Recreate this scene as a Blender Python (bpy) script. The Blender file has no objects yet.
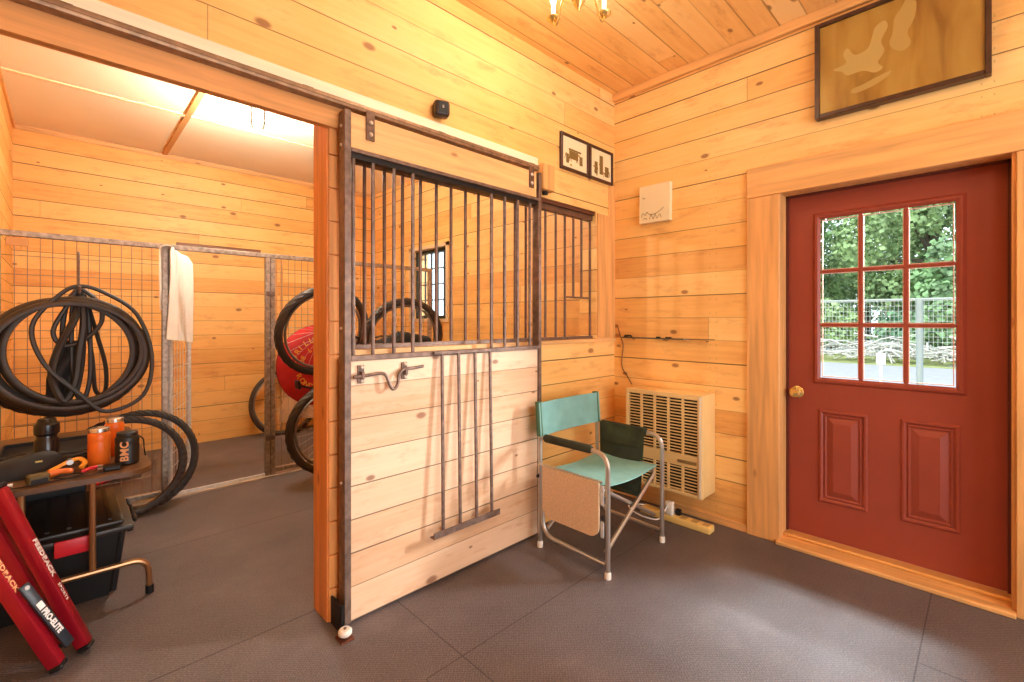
import bpy, bmesh, math, random
from mathutils import Vector, Matrix, Quaternion
PI = math.pi
random.seed(7)
SC = bpy.context.scene
COL = SC.collection

# ---------------------------------------------------------------- camera
cam_d = bpy.data.cameras.new('camera')
cam = bpy.data.objects.new('camera', cam_d); COL.objects.link(cam)
cam_d.sensor_width = 36.0
cam_d.lens = 462.0 / 1024.0 * 36.0
cam_d.clip_start = 0.05; cam_d.clip_end = 200
cam.location = (0, 0, 1.285)
cam.rotation_euler = (PI / 2, 0, -math.atan2(462, 476))      # level, looking into the corner
cam_d.shift_y = -21.0 / 1024.0
SC.camera = cam
SC.view_settings.view_transform = 'Standard'
SC.view_settings.look = 'None'
SC.view_settings.exposure = 0.20
SC.view_settings.gamma = 1.0
SC.view_settings.use_curve_mapping = False

# ---------------------------------------------------------------- world, sun, daylight, added fill lamps
w = bpy.data.worlds.new('world'); SC.world = w; w.use_nodes = True
bg = w.node_tree.nodes['Background']
bg.inputs[0].default_value = (0.86, 0.93, 1.0, 1); bg.inputs[1].default_value = 2.2
SC.cycles.max_bounces = 10
SC.cycles.diffuse_bounces = 6
SC.cycles.transparent_max_bounces = 16
SC.cycles.sample_clamp_indirect = 8
SC.cycles.caustics_reflective = False
SC.cycles.caustics_refractive = False
SC.cycles.use_denoising = True

def sun(name, direction, strength, angle, col):
    d = bpy.data.lights.new(name, 'SUN'); d.energy = strength; d.angle = math.radians(angle); d.color = col
    o = bpy.data.objects.new(name, d); COL.objects.link(o)
    o.rotation_euler = Vector(direction).to_track_quat('-Z', 'Y').to_euler()
    o.location = (8, -6, 6)
sun('high_sun', (0.62, -0.22, -0.75), 2.6, 4, (1.0, 0.95, 0.88))

def area(name, loc, direction, sx, sy, power, col, portal=False):
    d = bpy.data.lights.new(name, 'AREA'); d.shape = 'RECTANGLE'; d.size = sx; d.size_y = sy
    d.energy = power; d.color = col
    if portal: d.cycles.is_portal = True
    o = bpy.data.objects.new(name, d); COL.objects.link(o); o.location = loc
    o.rotation_euler = Vector(direction).to_track_quat('-Z', 'Z').to_euler()
    return o
area('rear_doorway_fill', (1.2, -2.55, 1.25), (0, 1, 0), 2.6, 2.3, 65, (0.95, 0.97, 1.0))  # added fill light at the unseen rear doorway
area('door_daylight_boost', (4.60, -0.80, 2.05), (-1.48, 1.20, -0.62), 0.5, 0.5, 260, (1.0, 0.93, 0.96))  # added lamp outside the door, boosts daylight through its window
area('door_daylight_boost_high', (4.70, 0.05, 4.05), (-1.6, 0.33, -2.6), 0.9, 0.9, 900, (0.84, 0.92, 1.0))  # second added lamp, higher up, brightens the floor through the door window
d_ = bpy.data.lights.new('rear_fill_light', 'POINT'); d_.energy = 42; d_.color = (1.0, 0.90, 0.76); d_.shadow_soft_size = 0.25  # added unseen fill behind the camera, evens out the walls
lo = bpy.data.objects.new('rear_fill_light', d_); COL.objects.link(lo); lo.location = (0.5, -1.1, 2.7)
area('stall_window_daylight', (2.98, 4.42, 1.70), (-1, 0, 0), 0.7, 0.8, 10, (0.9, 0.95, 1.0), portal=True)
area('door_window_daylight', (3.18, 0.387, 1.40), (-1, 0, 0), 0.57, 0.9, 10, (0.9, 0.95, 1.0), portal=True)
CHANDELIER_W = 3.0
STALL_LAMP_W = 80.0

# ---------------------------------------------------------------- materials
def lin(c):
    return tuple(((x / 255) / 12.92 if x / 255 <= 0.04045 else ((x / 255 + 0.055) / 1.055) ** 2.4) for x in c) + (1,)
MC = {}
def new_mat(name):
    m = bpy.data.materials.new(name); m.use_nodes = True
    nt = m.node_tree
    b = nt.nodes['Principled BSDF']
    return m, nt, b
class NT:
    def __init__(s, nt): s.nt = nt
    def n(s, t, **k):
        x = s.nt.nodes.new(t)
        for a, v in k.items(): setattr(x, a, v)
        return x
    def lk(s, a, b): s.nt.links.new(a, b)
    def m(s, op, a, b=None, c=None, clamp=False):
        x = s.nt.nodes.new('ShaderNodeMath'); x.operation = op; x.use_clamp = clamp
        for i, v in enumerate((a, b, c)):
            if v is None: continue
            if isinstance(v, (int, float)): x.inputs[i].default_value = v
            else: s.nt.links.new(v, x.inputs[i])
        return x.outputs[0]
    def mix(s, f, a, b):
        x = s.nt.nodes.new('ShaderNodeMix'); x.data_type = 'RGBA'
        for i, v in ((0, f), (6, a), (7, b)):
            if isinstance(v, (int, float)): x.inputs[i].default_value = v
            elif isinstance(v, tuple): x.inputs[i].default_value = v
            else: s.nt.links.new(v, x.inputs[i])
        return x.outputs[2]
    def ramp(s, f, stops):
        x = s.nt.nodes.new('ShaderNodeValToRGB'); e = x.color_ramp.elements
        e[0].position = stops[0][0]; e[0].color = stops[0][1]
        e[1].position = stops[-1][0]; e[1].color = stops[-1][1]
        for p, c in stops[1:-1]:
            q = e.new(p); q.color = c
        s.nt.links.new(f, x.inputs[0]); return x.outputs[0]
    def comb(s, a, b, c):
        x = s.nt.nodes.new('ShaderNodeCombineXYZ')
        for i, v in enumerate((a, b, c)):
            if isinstance(v, (int, float)): x.inputs[i].default_value = v
            else: s.nt.links.new(v, x.inputs[i])
        return x.outputs[0]

def simple(name, col, rough=0.5, metal=0.0, var=0.0, scale=8.0, bump=0.0, bscale=60.0, emit=None, estr=0, coat=0.0, spec=0.5):
    if name in MC: return MC[name]
    m, nt, b = new_mat(name); T = NT(nt)
    c = lin(col)
    b.inputs['Base Color'].default_value = c
    b.inputs['Roughness'].default_value = rough; b.inputs['Metallic'].default_value = metal
    b.inputs['Specular IOR Level'].default_value = spec
    if coat: b.inputs['Coat Weight'].default_value = coat
    tc = T.n('ShaderNodeTexCoord')
    if var:
        no = T.n('ShaderNodeTexNoise'); no.inputs['Scale'].default_value = scale; no.inputs['Detail'].default_value = 4
        T.lk(tc.outputs['Object'], no.inputs['Vector'])
        d = tuple(max(0, x * (1 - var)) for x in c[:3]) + (1,); l = tuple(min(1, x * (1 + var)) for x in c[:3]) + (1,)
        T.lk(T.ramp(no.outputs[0], [(0.3, d), (0.7, l)]), b.inputs['Base Color'])
    if bump:
        nb = T.n('ShaderNodeTexNoise'); nb.inputs['Scale'].default_value = bscale; nb.inputs['Detail'].default_value = 3
        T.lk(tc.outputs['Object'], nb.inputs['Vector'])
        bp = T.n('ShaderNodeBump'); bp.inputs['Strength'].default_value = bump; bp.inputs['Distance'].default_value = 0.004
        T.lk(nb.outputs[0], bp.inputs['Height']); T.lk(bp.outputs[0], b.inputs['Normal'])
    if emit:
        b.inputs['Emission Color'].default_value = lin(emit); b.inputs['Emission Strength'].default_value = estr
    MC[name] = m; return m

def planks(name, along, across, h, off, cols, seam=0.012, length=6.2, knots=1.0, rough=0.52, seamvar=True, nails=False, seed=0.0, seamdark=0.25):
    """boards running along one object axis, stacked across another; procedural seams, grain and knots"""
    if name in MC: return MC[name]
    m, nt, b = new_mat(name); T = NT(nt)
    tc = T.n('ShaderNodeTexCoord'); sp = T.n('ShaderNodeSeparateXYZ'); T.lk(tc.outputs['Object'], sp.inputs[0])
    ax = {'x': 0, 'y': 1, 'z': 2}
    u = sp.outputs[ax[along]]; v = sp.outputs[ax[across]]; o3 = sp.outputs[3 - ax[along] - ax[across]]
    vv = T.m('DIVIDE', T.m('SUBTRACT', v, off), h)
    idx = T.m('FLOOR', vv); fr = T.m('SUBTRACT', vv, idx)
    def wn(x):
        q = T.n('ShaderNodeTexWhiteNoise', noise_dimensions='1D'); T.lk(x, q.inputs['W']); return q.outputs[0]
    r1 = wn(T.m('ADD', idx, 17.3 + seed))
    uu = T.m('DIVIDE', T.m('ADD', u, T.m('MULTIPLY', r1, length * 3.7)), length)
    ui = T.m('FLOOR', uu); uf = T.m('SUBTRACT', uu, ui)
    bid = T.m('ADD', T.m('MULTIPLY', idx, 7.13), T.m('MULTIPLY', ui, 3.77))
    r2 = wn(T.m('ADD', bid, 3.1 + seed)); r3 = wn(T.m('ADD', bid, 9.7 + seed))
    # grain
    gv = T.comb(T.m('ADD', T.m('MULTIPLY', u, 1.3), T.m('MULTIPLY', r2, 40.0)), T.m('MULTIPLY', v, 26.0), T.m('MULTIPLY', o3, 3.0))
    g = T.n('ShaderNodeTexNoise'); g.inputs['Scale'].default_value = 1.6; g.inputs['Detail'].default_value = 5; g.inputs['Distortion'].default_value = 0.5
    T.lk(gv, g.inputs['Vector'])
    gv2 = T.comb(T.m('ADD', T.m('MULTIPLY', u, 2.2), T.m('MULTIPLY', r3, 40.0)), T.m('MULTIPLY', v, 5.0), T.m('MULTIPLY', o3, 3.0))
    g2 = T.n('ShaderNodeTexNoise'); g2.inputs['Scale'].default_value = 1.3; g2.inputs['Detail'].default_value = 3
    T.lk(gv2, g2.inputs['Vector'])
    tone = T.m('ADD', T.m('ADD', T.m('MULTIPLY', r2, 0.42), T.m('MULTIPLY', g.outputs[0], 0.38)), T.m('MULTIPLY', g2.outputs[0], 0.38))
    c = T.ramp(tone, [(0.25, lin(cols[0])), (0.55, lin(cols[1])), (0.9, lin(cols[2]))])
    # knots
    if knots:
        kv = T.comb(T.m('ADD', T.m('MULTIPLY', u, 2.3), T.m('MULTIPLY', r2, 31.0)), T.m('ADD', T.m('MULTIPLY', v, 4.2), T.m('MULTIPLY', idx, 5.0)), 0.0)
        vo = T.n('ShaderNodeTexVoronoi'); vo.voronoi_dimensions = '2D'; vo.inputs['Scale'].default_value = 1.0
        T.lk(kv, vo.inputs['Vector'])
        kk = T.n('ShaderNodeSeparateColor'); T.lk(vo.outputs['Color'], kk.inputs[0])
        size = T.m('MULTIPLY', T.m('MAXIMUM', T.m('SUBTRACT', kk.outputs[0], 0.30), 0.0), 0.13 * knots)
        k = T.m('SUBTRACT', 1.0, T.m('DIVIDE', vo.outputs['Distance'], T.m('ADD', size, 0.0001)), clamp=True)
        k = T.m('MULTIPLY', T.m('GREATER_THAN', size, 0.02), T.m('MINIMUM', T.m('MULTIPLY', k, 2.2), 1.0))
        c = T.mix(T.m('MULTIPLY', k, 0.72), c, lin((116, 54, 24)))
    # handling marks and weathering streaks
    wv = T.comb(T.m('ADD', T.m('MULTIPLY', u, 2.6), T.m('MULTIPLY', r3, 13.0)), T.m('MULTIPLY', v, 9.0), T.m('MULTIPLY', o3, 3.0))
    wn_ = T.n('ShaderNodeTexNoise'); wn_.inputs['Scale'].default_value = 1.6; wn_.inputs['Detail'].default_value = 6; wn_.inputs['Roughness'].default_value = 0.7
    T.lk(wv, wn_.inputs['Vector'])
    mk_ = T.m('MULTIPLY', T.m('SUBTRACT', wn_.outputs[0], 0.54, clamp=True), 2.6, clamp=True)
    c = T.mix(mk_, c, lin((190, 112, 58)))
    # seams
    dist = T.m('MINIMUM', fr, T.m('SUBTRACT', 1.0, fr))
    sidx = T.m('ROUND', vv)
    sr = wn(T.m('ADD', sidx, 51.0 + seed))
    sw = T.m('ADD', seam, T.m('MULTIPLY', sr, seam * 1.6)) if seamvar else seam
    s = T.m('SUBTRACT', 1.0, T.m('DIVIDE', dist, sw), clamp=True)
    s = T.m('MINIMUM', T.m('MULTIPLY', s, 2.0), 1.0)
    sd = T.m('ADD', 0.5, T.m('MULTIPLY', sr, 0.5)) if seamvar else 0.95
    s = T.m('MULTIPLY', s, sd)
    du = T.m('MULTIPLY', T.m('MINIMUM', uf, T.m('SUBTRACT', 1.0, uf)), length)
    e = T.m('MULTIPLY', T.m('LESS_THAN', du, 0.0016), 0.6)
    s = T.m('MAXIMUM', s, e)
    dk = tuple(x * seamdark for x in lin(cols[0])[:3]) + (1,)
    c = T.mix(s, c, dk)
    if nails:
        nu = T.m('SUBTRACT', T.m('PINGPONG', u, nails), 0.02)
        nv = T.m('SUBTRACT', T.m('PINGPONG', T.m('MULTIPLY', T.m('SUBTRACT', fr, 0.5), h), h * 0.3), h * 0.28)
        rr = T.m('SQRT', T.m('ADD', T.m('MULTIPLY', nu, nu), T.m('MULTIPLY', nv, nv)))
        c = T.mix(T.m('MULTIPLY', T.m('LESS_THAN', rr, 0.003), 0.3), c, lin((60, 45, 38)))
    T.lk(c, b.inputs['Base Color'])
    b.inputs['Roughness'].default_value = rough
    bp = T.n('ShaderNodeBump'); bp.inputs['Strength'].default_value = 0.6; bp.inputs['Distance'].default_value = 0.006
    hgt = T.m('ADD', T.m('MULTIPLY', T.m('SUBTRACT', 1.0, s), 1.0), T.m('MULTIPLY', g.outputs[0], 0.06))
    T.lk(hgt, bp.inputs['Height']); T.lk(bp.outputs[0], b.inputs['Normal'])
    MC[name] = m; return m

def lumber(name, along, col, rough=0.45, knots=0.6, seed=0.0, dark=0.72):
    """one sawn timber, grain along an object axis"""
    if name in MC: return MC[name]
    m, nt, b = new_mat(name); T = NT(nt)
    tc = T.n('ShaderNodeTexCoord'); mp = T.n('ShaderNodeMapping')
    sc = [22, 22, 22]; sc['xyz'.index(along)] = 1.4
    mp.inputs['Scale'].default_value = sc; mp.inputs['Location'].default_value = (seed, seed * 2, seed * 3)
    T.lk(tc.outputs['Object'], mp.inputs[0])
    g = T.n('ShaderNodeTexNoise'); g.inputs['Scale'].default_value = 1.2; g.inputs['Detail'].default_value = 5; g.inputs['Distortion'].default_value = 0.6
    T.lk(mp.outputs[0], g.inputs['Vector'])
    c0 = lin(col); d = tuple(x * dark for x in c0[:3]) + (1,); l = tuple(min(1, x * 1.12) for x in c0[:3]) + (1,)
    c = T.ramp(g.outputs[0], [(0.3, d), (0.7, l)])
    if knots:
        mk = T.n('ShaderNodeMapping'); s2 = [4.5, 4.5, 4.5]; s2['xyz'.index(along)] = 2.0
        mk.inputs['Scale'].default_value = s2; mk.inputs['Location'].default_value = (seed * 3, seed, seed * 2)
        T.lk(tc.outputs['Object'], mk.inputs[0])
        vo = T.n('ShaderNodeTexVoronoi'); vo.inputs['Scale'].default_value = 1.0; T.lk(mk.outputs[0], vo.inputs['Vector'])
        k = T.m('SUBTRACT', 1.0, T.m('DIVIDE', vo.outputs['Distance'], 0.16 * knots), clamp=True)
        c = T.mix(T.m('MULTIPLY', T.m('MINIMUM', T.m('MULTIPLY', k, 2.0), 1.0), 0.6), c, lin((120, 58, 28)))
    T.lk(c, b.inputs['Base Color']); b.inputs['Roughness'].default_value = rough
    bp = T.n('ShaderNodeBump'); bp.inputs['Strength'].default_value = 0.15; bp.inputs['Distance'].default_value = 0.003
    T.lk(g.outputs[0], bp.inputs['Height']); T.lk(bp.outputs[0], b.inputs['Normal'])
    MC[name] = m; return m

PINE = [(216, 152, 82), (242, 188, 108), (250, 210, 138)]
M_wall_stall = planks('pine_boards_stall_wall', 'x', 'z', 0.155, 0.095, PINE, seed=1)
M_wall_right = planks('pine_boards_right_wall', 'y', 'z', 0.1455, 0.1365, PINE, seed=5, nails=0.61)
M_wall_back = planks('pine_boards_back_wall', 'x', 'z', 0.15, 0.076, [(220, 156, 80), (242, 184, 102), (250, 200, 124)], seed=9)
M_wall_side = planks('pine_boards_side_wall', 'y', 'z', 0.15, 0.076, [(220, 156, 80), (242, 184, 102), (250, 200, 124)], seed=12)
M_ceil = planks('pine_ceiling_boards', 'x', 'y', 0.135, 0.02, [(232, 174, 100), (248, 202, 126), (252, 216, 150)], seed=20, seam=0.016, seamdark=0.6)
M_door_boards = planks('pale_pine_door_boards', 'x', 'z', 0.1415, 0.0, [(206, 160, 118), (228, 190, 154), (240, 208, 176)], seed=31, knots=1.0, length=9.0, seam=0.01)
M_post = lumber('reddish_pine_post', 'z', (234, 158, 88), seed=1.0)
M_beam_x = lumber('pine_beam_lengthwise', 'x', (228, 160, 92), seed=2.3)
M_trimx = lumber('pine_trim_lengthwise', 'x', (236, 184, 122), seed=4.1, knots=0.4)
M_trimz = lumber('pine_trim_upright', 'z', (232, 172, 104), seed=5.7, knots=0.5)
M_trimy = lumber('pine_trim_crosswise', 'y', (236, 178, 108), seed=7.9, knots=0.5)
M_glaretrim = lumber('glare_pale_trim_board', 'x', (252, 232, 200), rough=0.28, seed=8.8, knots=0.3, dark=0.9)  # pale tone stands in for chandelier glare on the board
M_steel = simple('dark_weathered_steel', (122, 100, 88), 0.40, 0.4, var=0.35, scale=30, bump=0.3, bscale=120)
M_steel2 = simple('brown_painted_steel', (112, 82, 64), 0.45, 0.3, var=0.3, scale=30)
M_black = simple('black_metal', (26, 24, 25), 0.45, 0.3)
M_blackpl = simple('black_plastic', (22, 21, 22), 0.42, 0.0, spec=0.45)
M_rubber = simple('black_rubber', (30, 28, 27), 0.62, 0.0, var=0.3, scale=20)
M_tube = simple('grey_black_inner_tube', (46, 40, 37), 0.5)
M_galv = simple('galvanised_steel', (165, 150, 135), 0.45, 0.7, var=0.35, scale=40)
M_wire = simple('welded_wire', (150, 130, 112), 0.5, 0.6)
M_galvb = simple('bright_galvanised_steel', (222, 224, 224), 0.42, 0.35, var=0.15, scale=40)
M_alu = simple('brushed_aluminium', (205, 200, 192), 0.3, 0.9)
M_gold = simple('worn_gold_sill', (224, 170, 96), 0.35, 0.3)
M_copper = simple('copper_tinted_steel', (176, 132, 92), 0.32, 0.85)
M_bolt = simple('zinc_bolt', (225, 220, 210), 0.3, 0.8)
M_white = simple('white_plastic', (232, 226, 214), 0.4)
M_teal = simple('teal_canvas', (122, 172, 166), 0.75, var=0.1, scale=14, bump=0.25, bscale=300)
M_dkgreen = simple('dark_green_canvas', (48, 52, 34), 0.8, var=0.35, scale=12)
M_particle = simple('tan_hardboard', (222, 190, 152), 0.6, var=0.12, scale=90)
M_red = simple('red_door_paint', (150, 68, 50), 0.42, var=0.05, scale=3, spec=0.4)
M_brass = simple('polished_brass', (238, 204, 124), 0.25, 0.75)
M_cream = simple('cream_enamel', (232, 198, 134), 0.35, var=0.03)
M_creaml = simple('pale_cream_enamel', (236, 222, 192), 0.35)
M_recess_shade = simple('recess_shade', (30, 18, 11), 0.7)
M_dkwood = simple('dark_walnut_frame', (74, 44, 28), 0.35, var=0.3, scale=25)
M_redalu = simple('red_anodised_aluminium', (156, 20, 38), 0.3, 0.35)
M_redpl = simple('red_plastic', (206, 34, 48), 0.4)
M_redcloth = simple('red_nylon', (196, 30, 28), 0.7, var=0.15, scale=10)
M_yellow = simple('yellow_print', (235, 165, 50), 0.6)
M_orange = simple('orange_bottle_plastic', (228, 112, 34), 0.35, spec=0.4)
M_print = simple('white_print', (236, 230, 225), 0.5)
M_towel = simple('white_terry_cloth', (244, 236, 222), 0.95, var=0.06, scale=10, bump=0.5, bscale=220)
M_conc = simple('painted_ceiling_panel', (250, 236, 206), 0.55, var=0.03, scale=1.5)
M_tabletop = simple('dark_laminated_wood', (96, 66, 38), 0.35, var=0.3, scale=14)
M_bag = simple('black_nylon', (26, 23, 22), 0.7, var=0.3, scale=20, bump=0.3, bscale=40)
M_tan = simple('tan_canvas', (190, 148, 108), 0.85, var=0.15, scale=8)
M_silver = simple('silver_foil', (220, 214, 205), 0.25, 0.9)
M_paper = simple('cream_paper', (238, 222, 180), 0.7)
M_ink = simple('brown_ink', (110, 82, 50), 0.7)

def glass_mat(name, tint=(1, 1, 1, 1), refl=0.10):
    m, nt, b = new_mat(name); T = NT(nt)
    nt.nodes.remove(b)
    tr = T.n('ShaderNodeBsdfTransparent'); tr.inputs[0].default_value = tint
    gl = T.n('ShaderNodeBsdfGlossy'); gl.inputs['Roughness'].default_value = 0.03
    lw = T.n('ShaderNodeLayerWeight'); lw.inputs[0].default_value = refl
    mx = T.n('ShaderNodeMixShader'); T.lk(lw.outputs['Fresnel'], mx.inputs[0])
    T.lk(tr.outputs[0], mx.inputs[1]); T.lk(gl.outputs[0], mx.inputs[2])
    T.lk(mx.outputs[0], nt.nodes['Material Output'].inputs[0])
    return m
M_glass = glass_mat('window_glass', (0.93, 0.98, 0.97, 1), 0.12)
M_jar = glass_mat('clear_jar_glass', (0.98, 0.98, 0.98, 1), 0.2)

def floor_mat():
    m, nt, b = new_mat('rubber_stall_mats'); T = NT(nt)
    tc = T.n('ShaderNodeTexCoord'); sp = T.n('ShaderNodeSeparateXYZ'); T.lk(tc.outputs['Object'], sp.inputs[0])
    x, y = sp.outputs[0], sp.outputs[1]
    def seam(a, pos, wd, b_=None, lo=None, hi=None):
        s = T.m('LESS_THAN', T.m('ABSOLUTE', T.m('SUBTRACT', a, pos)), wd)
        if b_ is not None:
            s = T.m('MULTIPLY', s, T.m('MULTIPLY', T.m('GREATER_THAN', b_, lo), T.m('LESS_THAN', b_, hi)))
        return s
    ss = [seam(y, 2.075, 0.0035), seam(y, 3.225, 0.003), seam(y, 4.4, 0.003), seam(y, 1.40, 0.0022, x, 0.93, 3.0), seam(x, 1.095, 0.0022, y, 0.18, 2.07),
          seam(y, 0.185, 0.0025), seam(x, 0.93, 0.002, y, -2.0, 1.40), seam(x, 2.3, 0.003, y, -1.2, 0.18)]
    s = ss[0]
    for q in ss[1:]: s = T.m('MAXIMUM', s, q)
    n1 = T.n('ShaderNodeTexNoise'); n1.inputs['Scale'].default_value = 1.7; n1.inputs['Detail'].default_value = 6; n1.inputs['Roughness'].default_value = 0.65
    T.lk(tc.outputs['Object'], n1.inputs['Vector'])
    n2 = T.n('ShaderNodeTexNoise'); n2.inputs['Scale'].default_value = 160; n2.inputs['Detail'].default_value = 2
    T.lk(tc.outputs['Object'], n2.inputs['Vector'])
    base = T.ramp(n1.outputs[0], [(0.3, lin((78, 70, 71))), (0.55, lin((96, 87, 88))), (0.75, lin((120, 110, 110)))])
    base = T.mix(T.m('MULTIPLY', T.m('SUBTRACT', n2.outputs[0], 0.45, clamp=True), 1.2), base, lin((168, 156, 150)))
    # fine diamond ribs
    k = 2 * PI / 0.014
    rib = T.m('MULTIPLY', T.m('SINE', T.m('MULTIPLY', x, k)), T.m('SINE', T.m('MULTIPLY', y, k)))
    base = T.mix(T.m('MULTIPLY', T.m('GREATER_THAN', rib, 0.15), 0.30), base, lin((52, 46, 47)))
    base = T.mix(T.m('MULTIPLY', s, 0.7), base, lin((28, 22, 20)))
    T.lk(base, b.inputs['Base Color'])
    b.inputs['Roughness'].default_value = 0.55; b.inputs['Specular IOR Level'].default_value = 0.4
    bp = T.n('ShaderNodeBump'); bp.inputs['Strength'].default_value = 0.45; bp.inputs['Distance'].default_value = 0.003
    T.lk(T.m('SUBTRACT', T.m('MULTIPLY', rib, 0.5), T.m('MULTIPLY', s, 2.0)), bp.inputs['Height']); T.lk(bp.outputs[0], b.inputs['Normal'])
    return m
M_floor = floor_mat()

# ---------------------------------------------------------------- mesh helpers
ORG = {}
def many(name, mat, parent, fns, **k):
    """one object per piece"""
    for fn in fns:
        m_ = MB(); fn(m_); m_.build(name, mat, parent, **k)
class MB:
    def __init__(s): s.bm = bmesh.new()
    def box(s, x0, x1, y0, y1, z0, z1, bev=0.0, seg=1):
        M = Matrix.Translation(((x0 + x1) / 2, (y0 + y1) / 2, (z0 + z1) / 2)) @ Matrix.Diagonal((abs(x1 - x0), abs(y1 - y0), abs(z1 - z0), 1))
        return s._cube(M, bev, seg)
    def _cube(s, M, bev=0.0, seg=1):
        r = bmesh.ops.create_cube(s.bm, size=1.0, matrix=M)
        if bev:
            ed = list({e for v in r['verts'] for e in v.link_edges})
            bmesh.ops.bevel(s.bm, geom=ed, offset=bev, segments=seg, affect='EDGES', profile=0.5)
        return s
    def obox(s, c, size, rot=None, bev=0.0, seg=1):
        R = rot.to_4x4() if rot is not None else Matrix.Identity(4)
        return s._cube(Matrix.Translation(c) @ R @ Matrix.Diagonal((size[0], size[1], size[2], 1)), bev, seg)
    def bar(s, a, b, wdt, hgt, up=(0, 0, 1), bev=0.0, seg=1):
        a = Vector(a); b = Vector(b); d = b - a; L = d.length; d.normalize()
        u = Vector(up); sd = d.cross(u)
        if sd.length < 1e-4: sd = d.cross(Vector((1, 0, 0)))
        sd.normalize(); u2 = sd.cross(d)
        R = Matrix((sd, d, u2)).transposed()
        return s.obox((a + b) / 2, (wdt, L, hgt), R, bev, seg)
    def tube(s, pts, r, n=8, closed=False, cap=True, flat=1.0):
        P = [Vector(p) for p in pts]; N = len(P)
        rad = r if isinstance(r, (list, tuple)) else [r] * N
        rings = []; ref = None
        for i in range(N):
            if closed: t = P[(i + 1) % N] - P[i - 1]
            elif i == 0: t = P[1] - P[0]
            elif i == N - 1: t = P[-1] - P[-2]
            else: t = (P[i + 1] - P[i]).normalized() + (P[i] - P[i - 1]).normalized()
            if t.length < 1e-9: t = Vector((0, 0, 1))
            t.normalize()
            if ref is None:
                ref = Vector((0, 0, 1)) if abs(t.z) < 0.9 else Vector((1, 0, 0))
            a = t.cross(ref)
            if a.length < 1e-6: a = t.cross(Vector((0.3, 0.9, 0.1)))
            a.normalize(); b = a.cross(t).normalized(); ref = b
            rings.append([s.bm.verts.new(P[i] + a * (math.cos(2 * PI * k / n) * rad[i]) + b * (math.sin(2 * PI * k / n) * rad[i] * flat)) for k in range(n)])
        rng = range(N) if closed else range(N - 1)
        for i in rng:
            A = rings[i]; B = rings[(i + 1) % N]
            sh = 0
            if closed and i == N - 1:
                sh = min(range(n), key=lambda q: sum((A[k].co - B[(k + q) % n].co).length for k in range(n)))
            for k in range(n):
                s.bm.faces.new((A[k], A[(k + 1) % n], B[(k + 1 + sh) % n], B[(k + sh) % n]))
        if cap and not closed:
            s.bm.faces.new(rings[0][::-1]); s.bm.faces.new(rings[-1])
        return s
    def lathe(s, prof, c, n=20, R=None):
        c = Vector(c); rings = []
        for (r, z) in prof:
            ring = []
            for k in range(n):
                v = Vector((max(r, 1e-4) * math.cos(2 * PI * k / n), max(r, 1e-4) * math.sin(2 * PI * k / n), z))
                if R is not None: v = R @ v
                ring.append(s.bm.verts.new(c + v))
            rings.append(ring)
        for i in range(len(rings) - 1):
            for k in range(n):
                s.bm.faces.new((rings[i][k], rings[i][(k + 1) % n], rings[i + 1][(k + 1) % n], rings[i + 1][k]))
        s.bm.faces.new(rings[0][::-1]); s.bm.faces.new(rings[-1])
        return s
    def ball(s, c, r, sc=(1, 1, 1), R=None, u=12, v=8):
        M = Matrix.Translation(c) @ (R.to_4x4() if R is not None else Matrix.Identity(4)) @ Matrix.Diagonal((sc[0], sc[1], sc[2], 1))
        bmesh.ops.create_uvsphere(s.bm, u_segments=u, v_segments=v, radius=r, matrix=M); return s
    def prism(s, poly, f0, f1):
        """poly: 2-D points; f0/f1 map (a,b)->3-D for the two ends"""
        A = [s.bm.verts.new(f0(*p)) for p in poly]; B = [s.bm.verts.new(f1(*p)) for p in poly]
        n = len(poly); s.bm.faces.new(A[::-1]); s.bm.faces.new(B)
        for i in range(n): s.bm.faces.new((A[i], A[(i + 1) % n], B[(i + 1) % n], B[i]))
        return s
    def grid(s, fn, nu, nv, thick=0.0):
        V = [[s.bm.verts.new(fn(i / nu, j / nv)) for j in range(nv + 1)] for i in range(nu + 1)]
        fs = []
        for i in range(nu):
            for j in range(nv): fs.append(s.bm.faces.new((V[i][j], V[i + 1][j], V[i + 1][j + 1], V[i][j + 1])))
        if thick:
            bmesh.ops.recalc_face_normals(s.bm, faces=fs)
            bmesh.ops.solidify(s.bm, geom=fs, thickness=thick)
        return s
    def build(s, name, mat, parent=None, org=(0, 0, 0), smooth=35, kind=None):
        if parent is not None: org = ORG[parent.name]
        bmesh.ops.recalc_face_normals(s.bm, faces=s.bm.faces[:])
        o3 = Vector(org)
        if o3.length: bmesh.ops.translate(s.bm, verts=s.bm.verts[:], vec=-o3)
        me = bpy.data.meshes.new(name); s.bm.to_mesh(me); s.bm.free()
        me.materials.append(mat)
        if smooth:
            for p in me.polygons: p.use_smooth = True
            me.set_sharp_from_angle(angle=math.radians(smooth))
        o = bpy.data.objects.new(name, me); COL.objects.link(o)
        ORG[o.name] = tuple(org)
        if parent is not None: o.parent = parent
        else: o.location = org
        if kind: o['kind'] = kind
        return o

def thing(name, label, cat, loc=(0, 0, 0), group=None, local=False):
    o = bpy.data.objects.new(name, None); COL.objects.link(o)
    o.location = loc; o.empty_display_size = 0.05
    ORG[o.name] = (0, 0, 0) if local else tuple(loc)
    o['label'] = label; o['category'] = cat
    if group: o['group'] = group
    return o
def tag(o, label, cat, group=None, kind=None):
    o['label'] = label; o['category'] = cat
    if group: o['group'] = group
    if kind: o['kind'] = kind
    return o
def copy_tree(o, parent=None):
    c = o.copy(); COL.objects.link(c); c.parent = parent
    ORG[c.name] = ORG.get(o.name, (0, 0, 0))
    for ch in list(o.children): copy_tree(ch, c)
    return c
def struct(mb, name, mat, parent=None, **k): return mb.build(name, mat, parent, kind='structure' if parent is None else None, **k)

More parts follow.
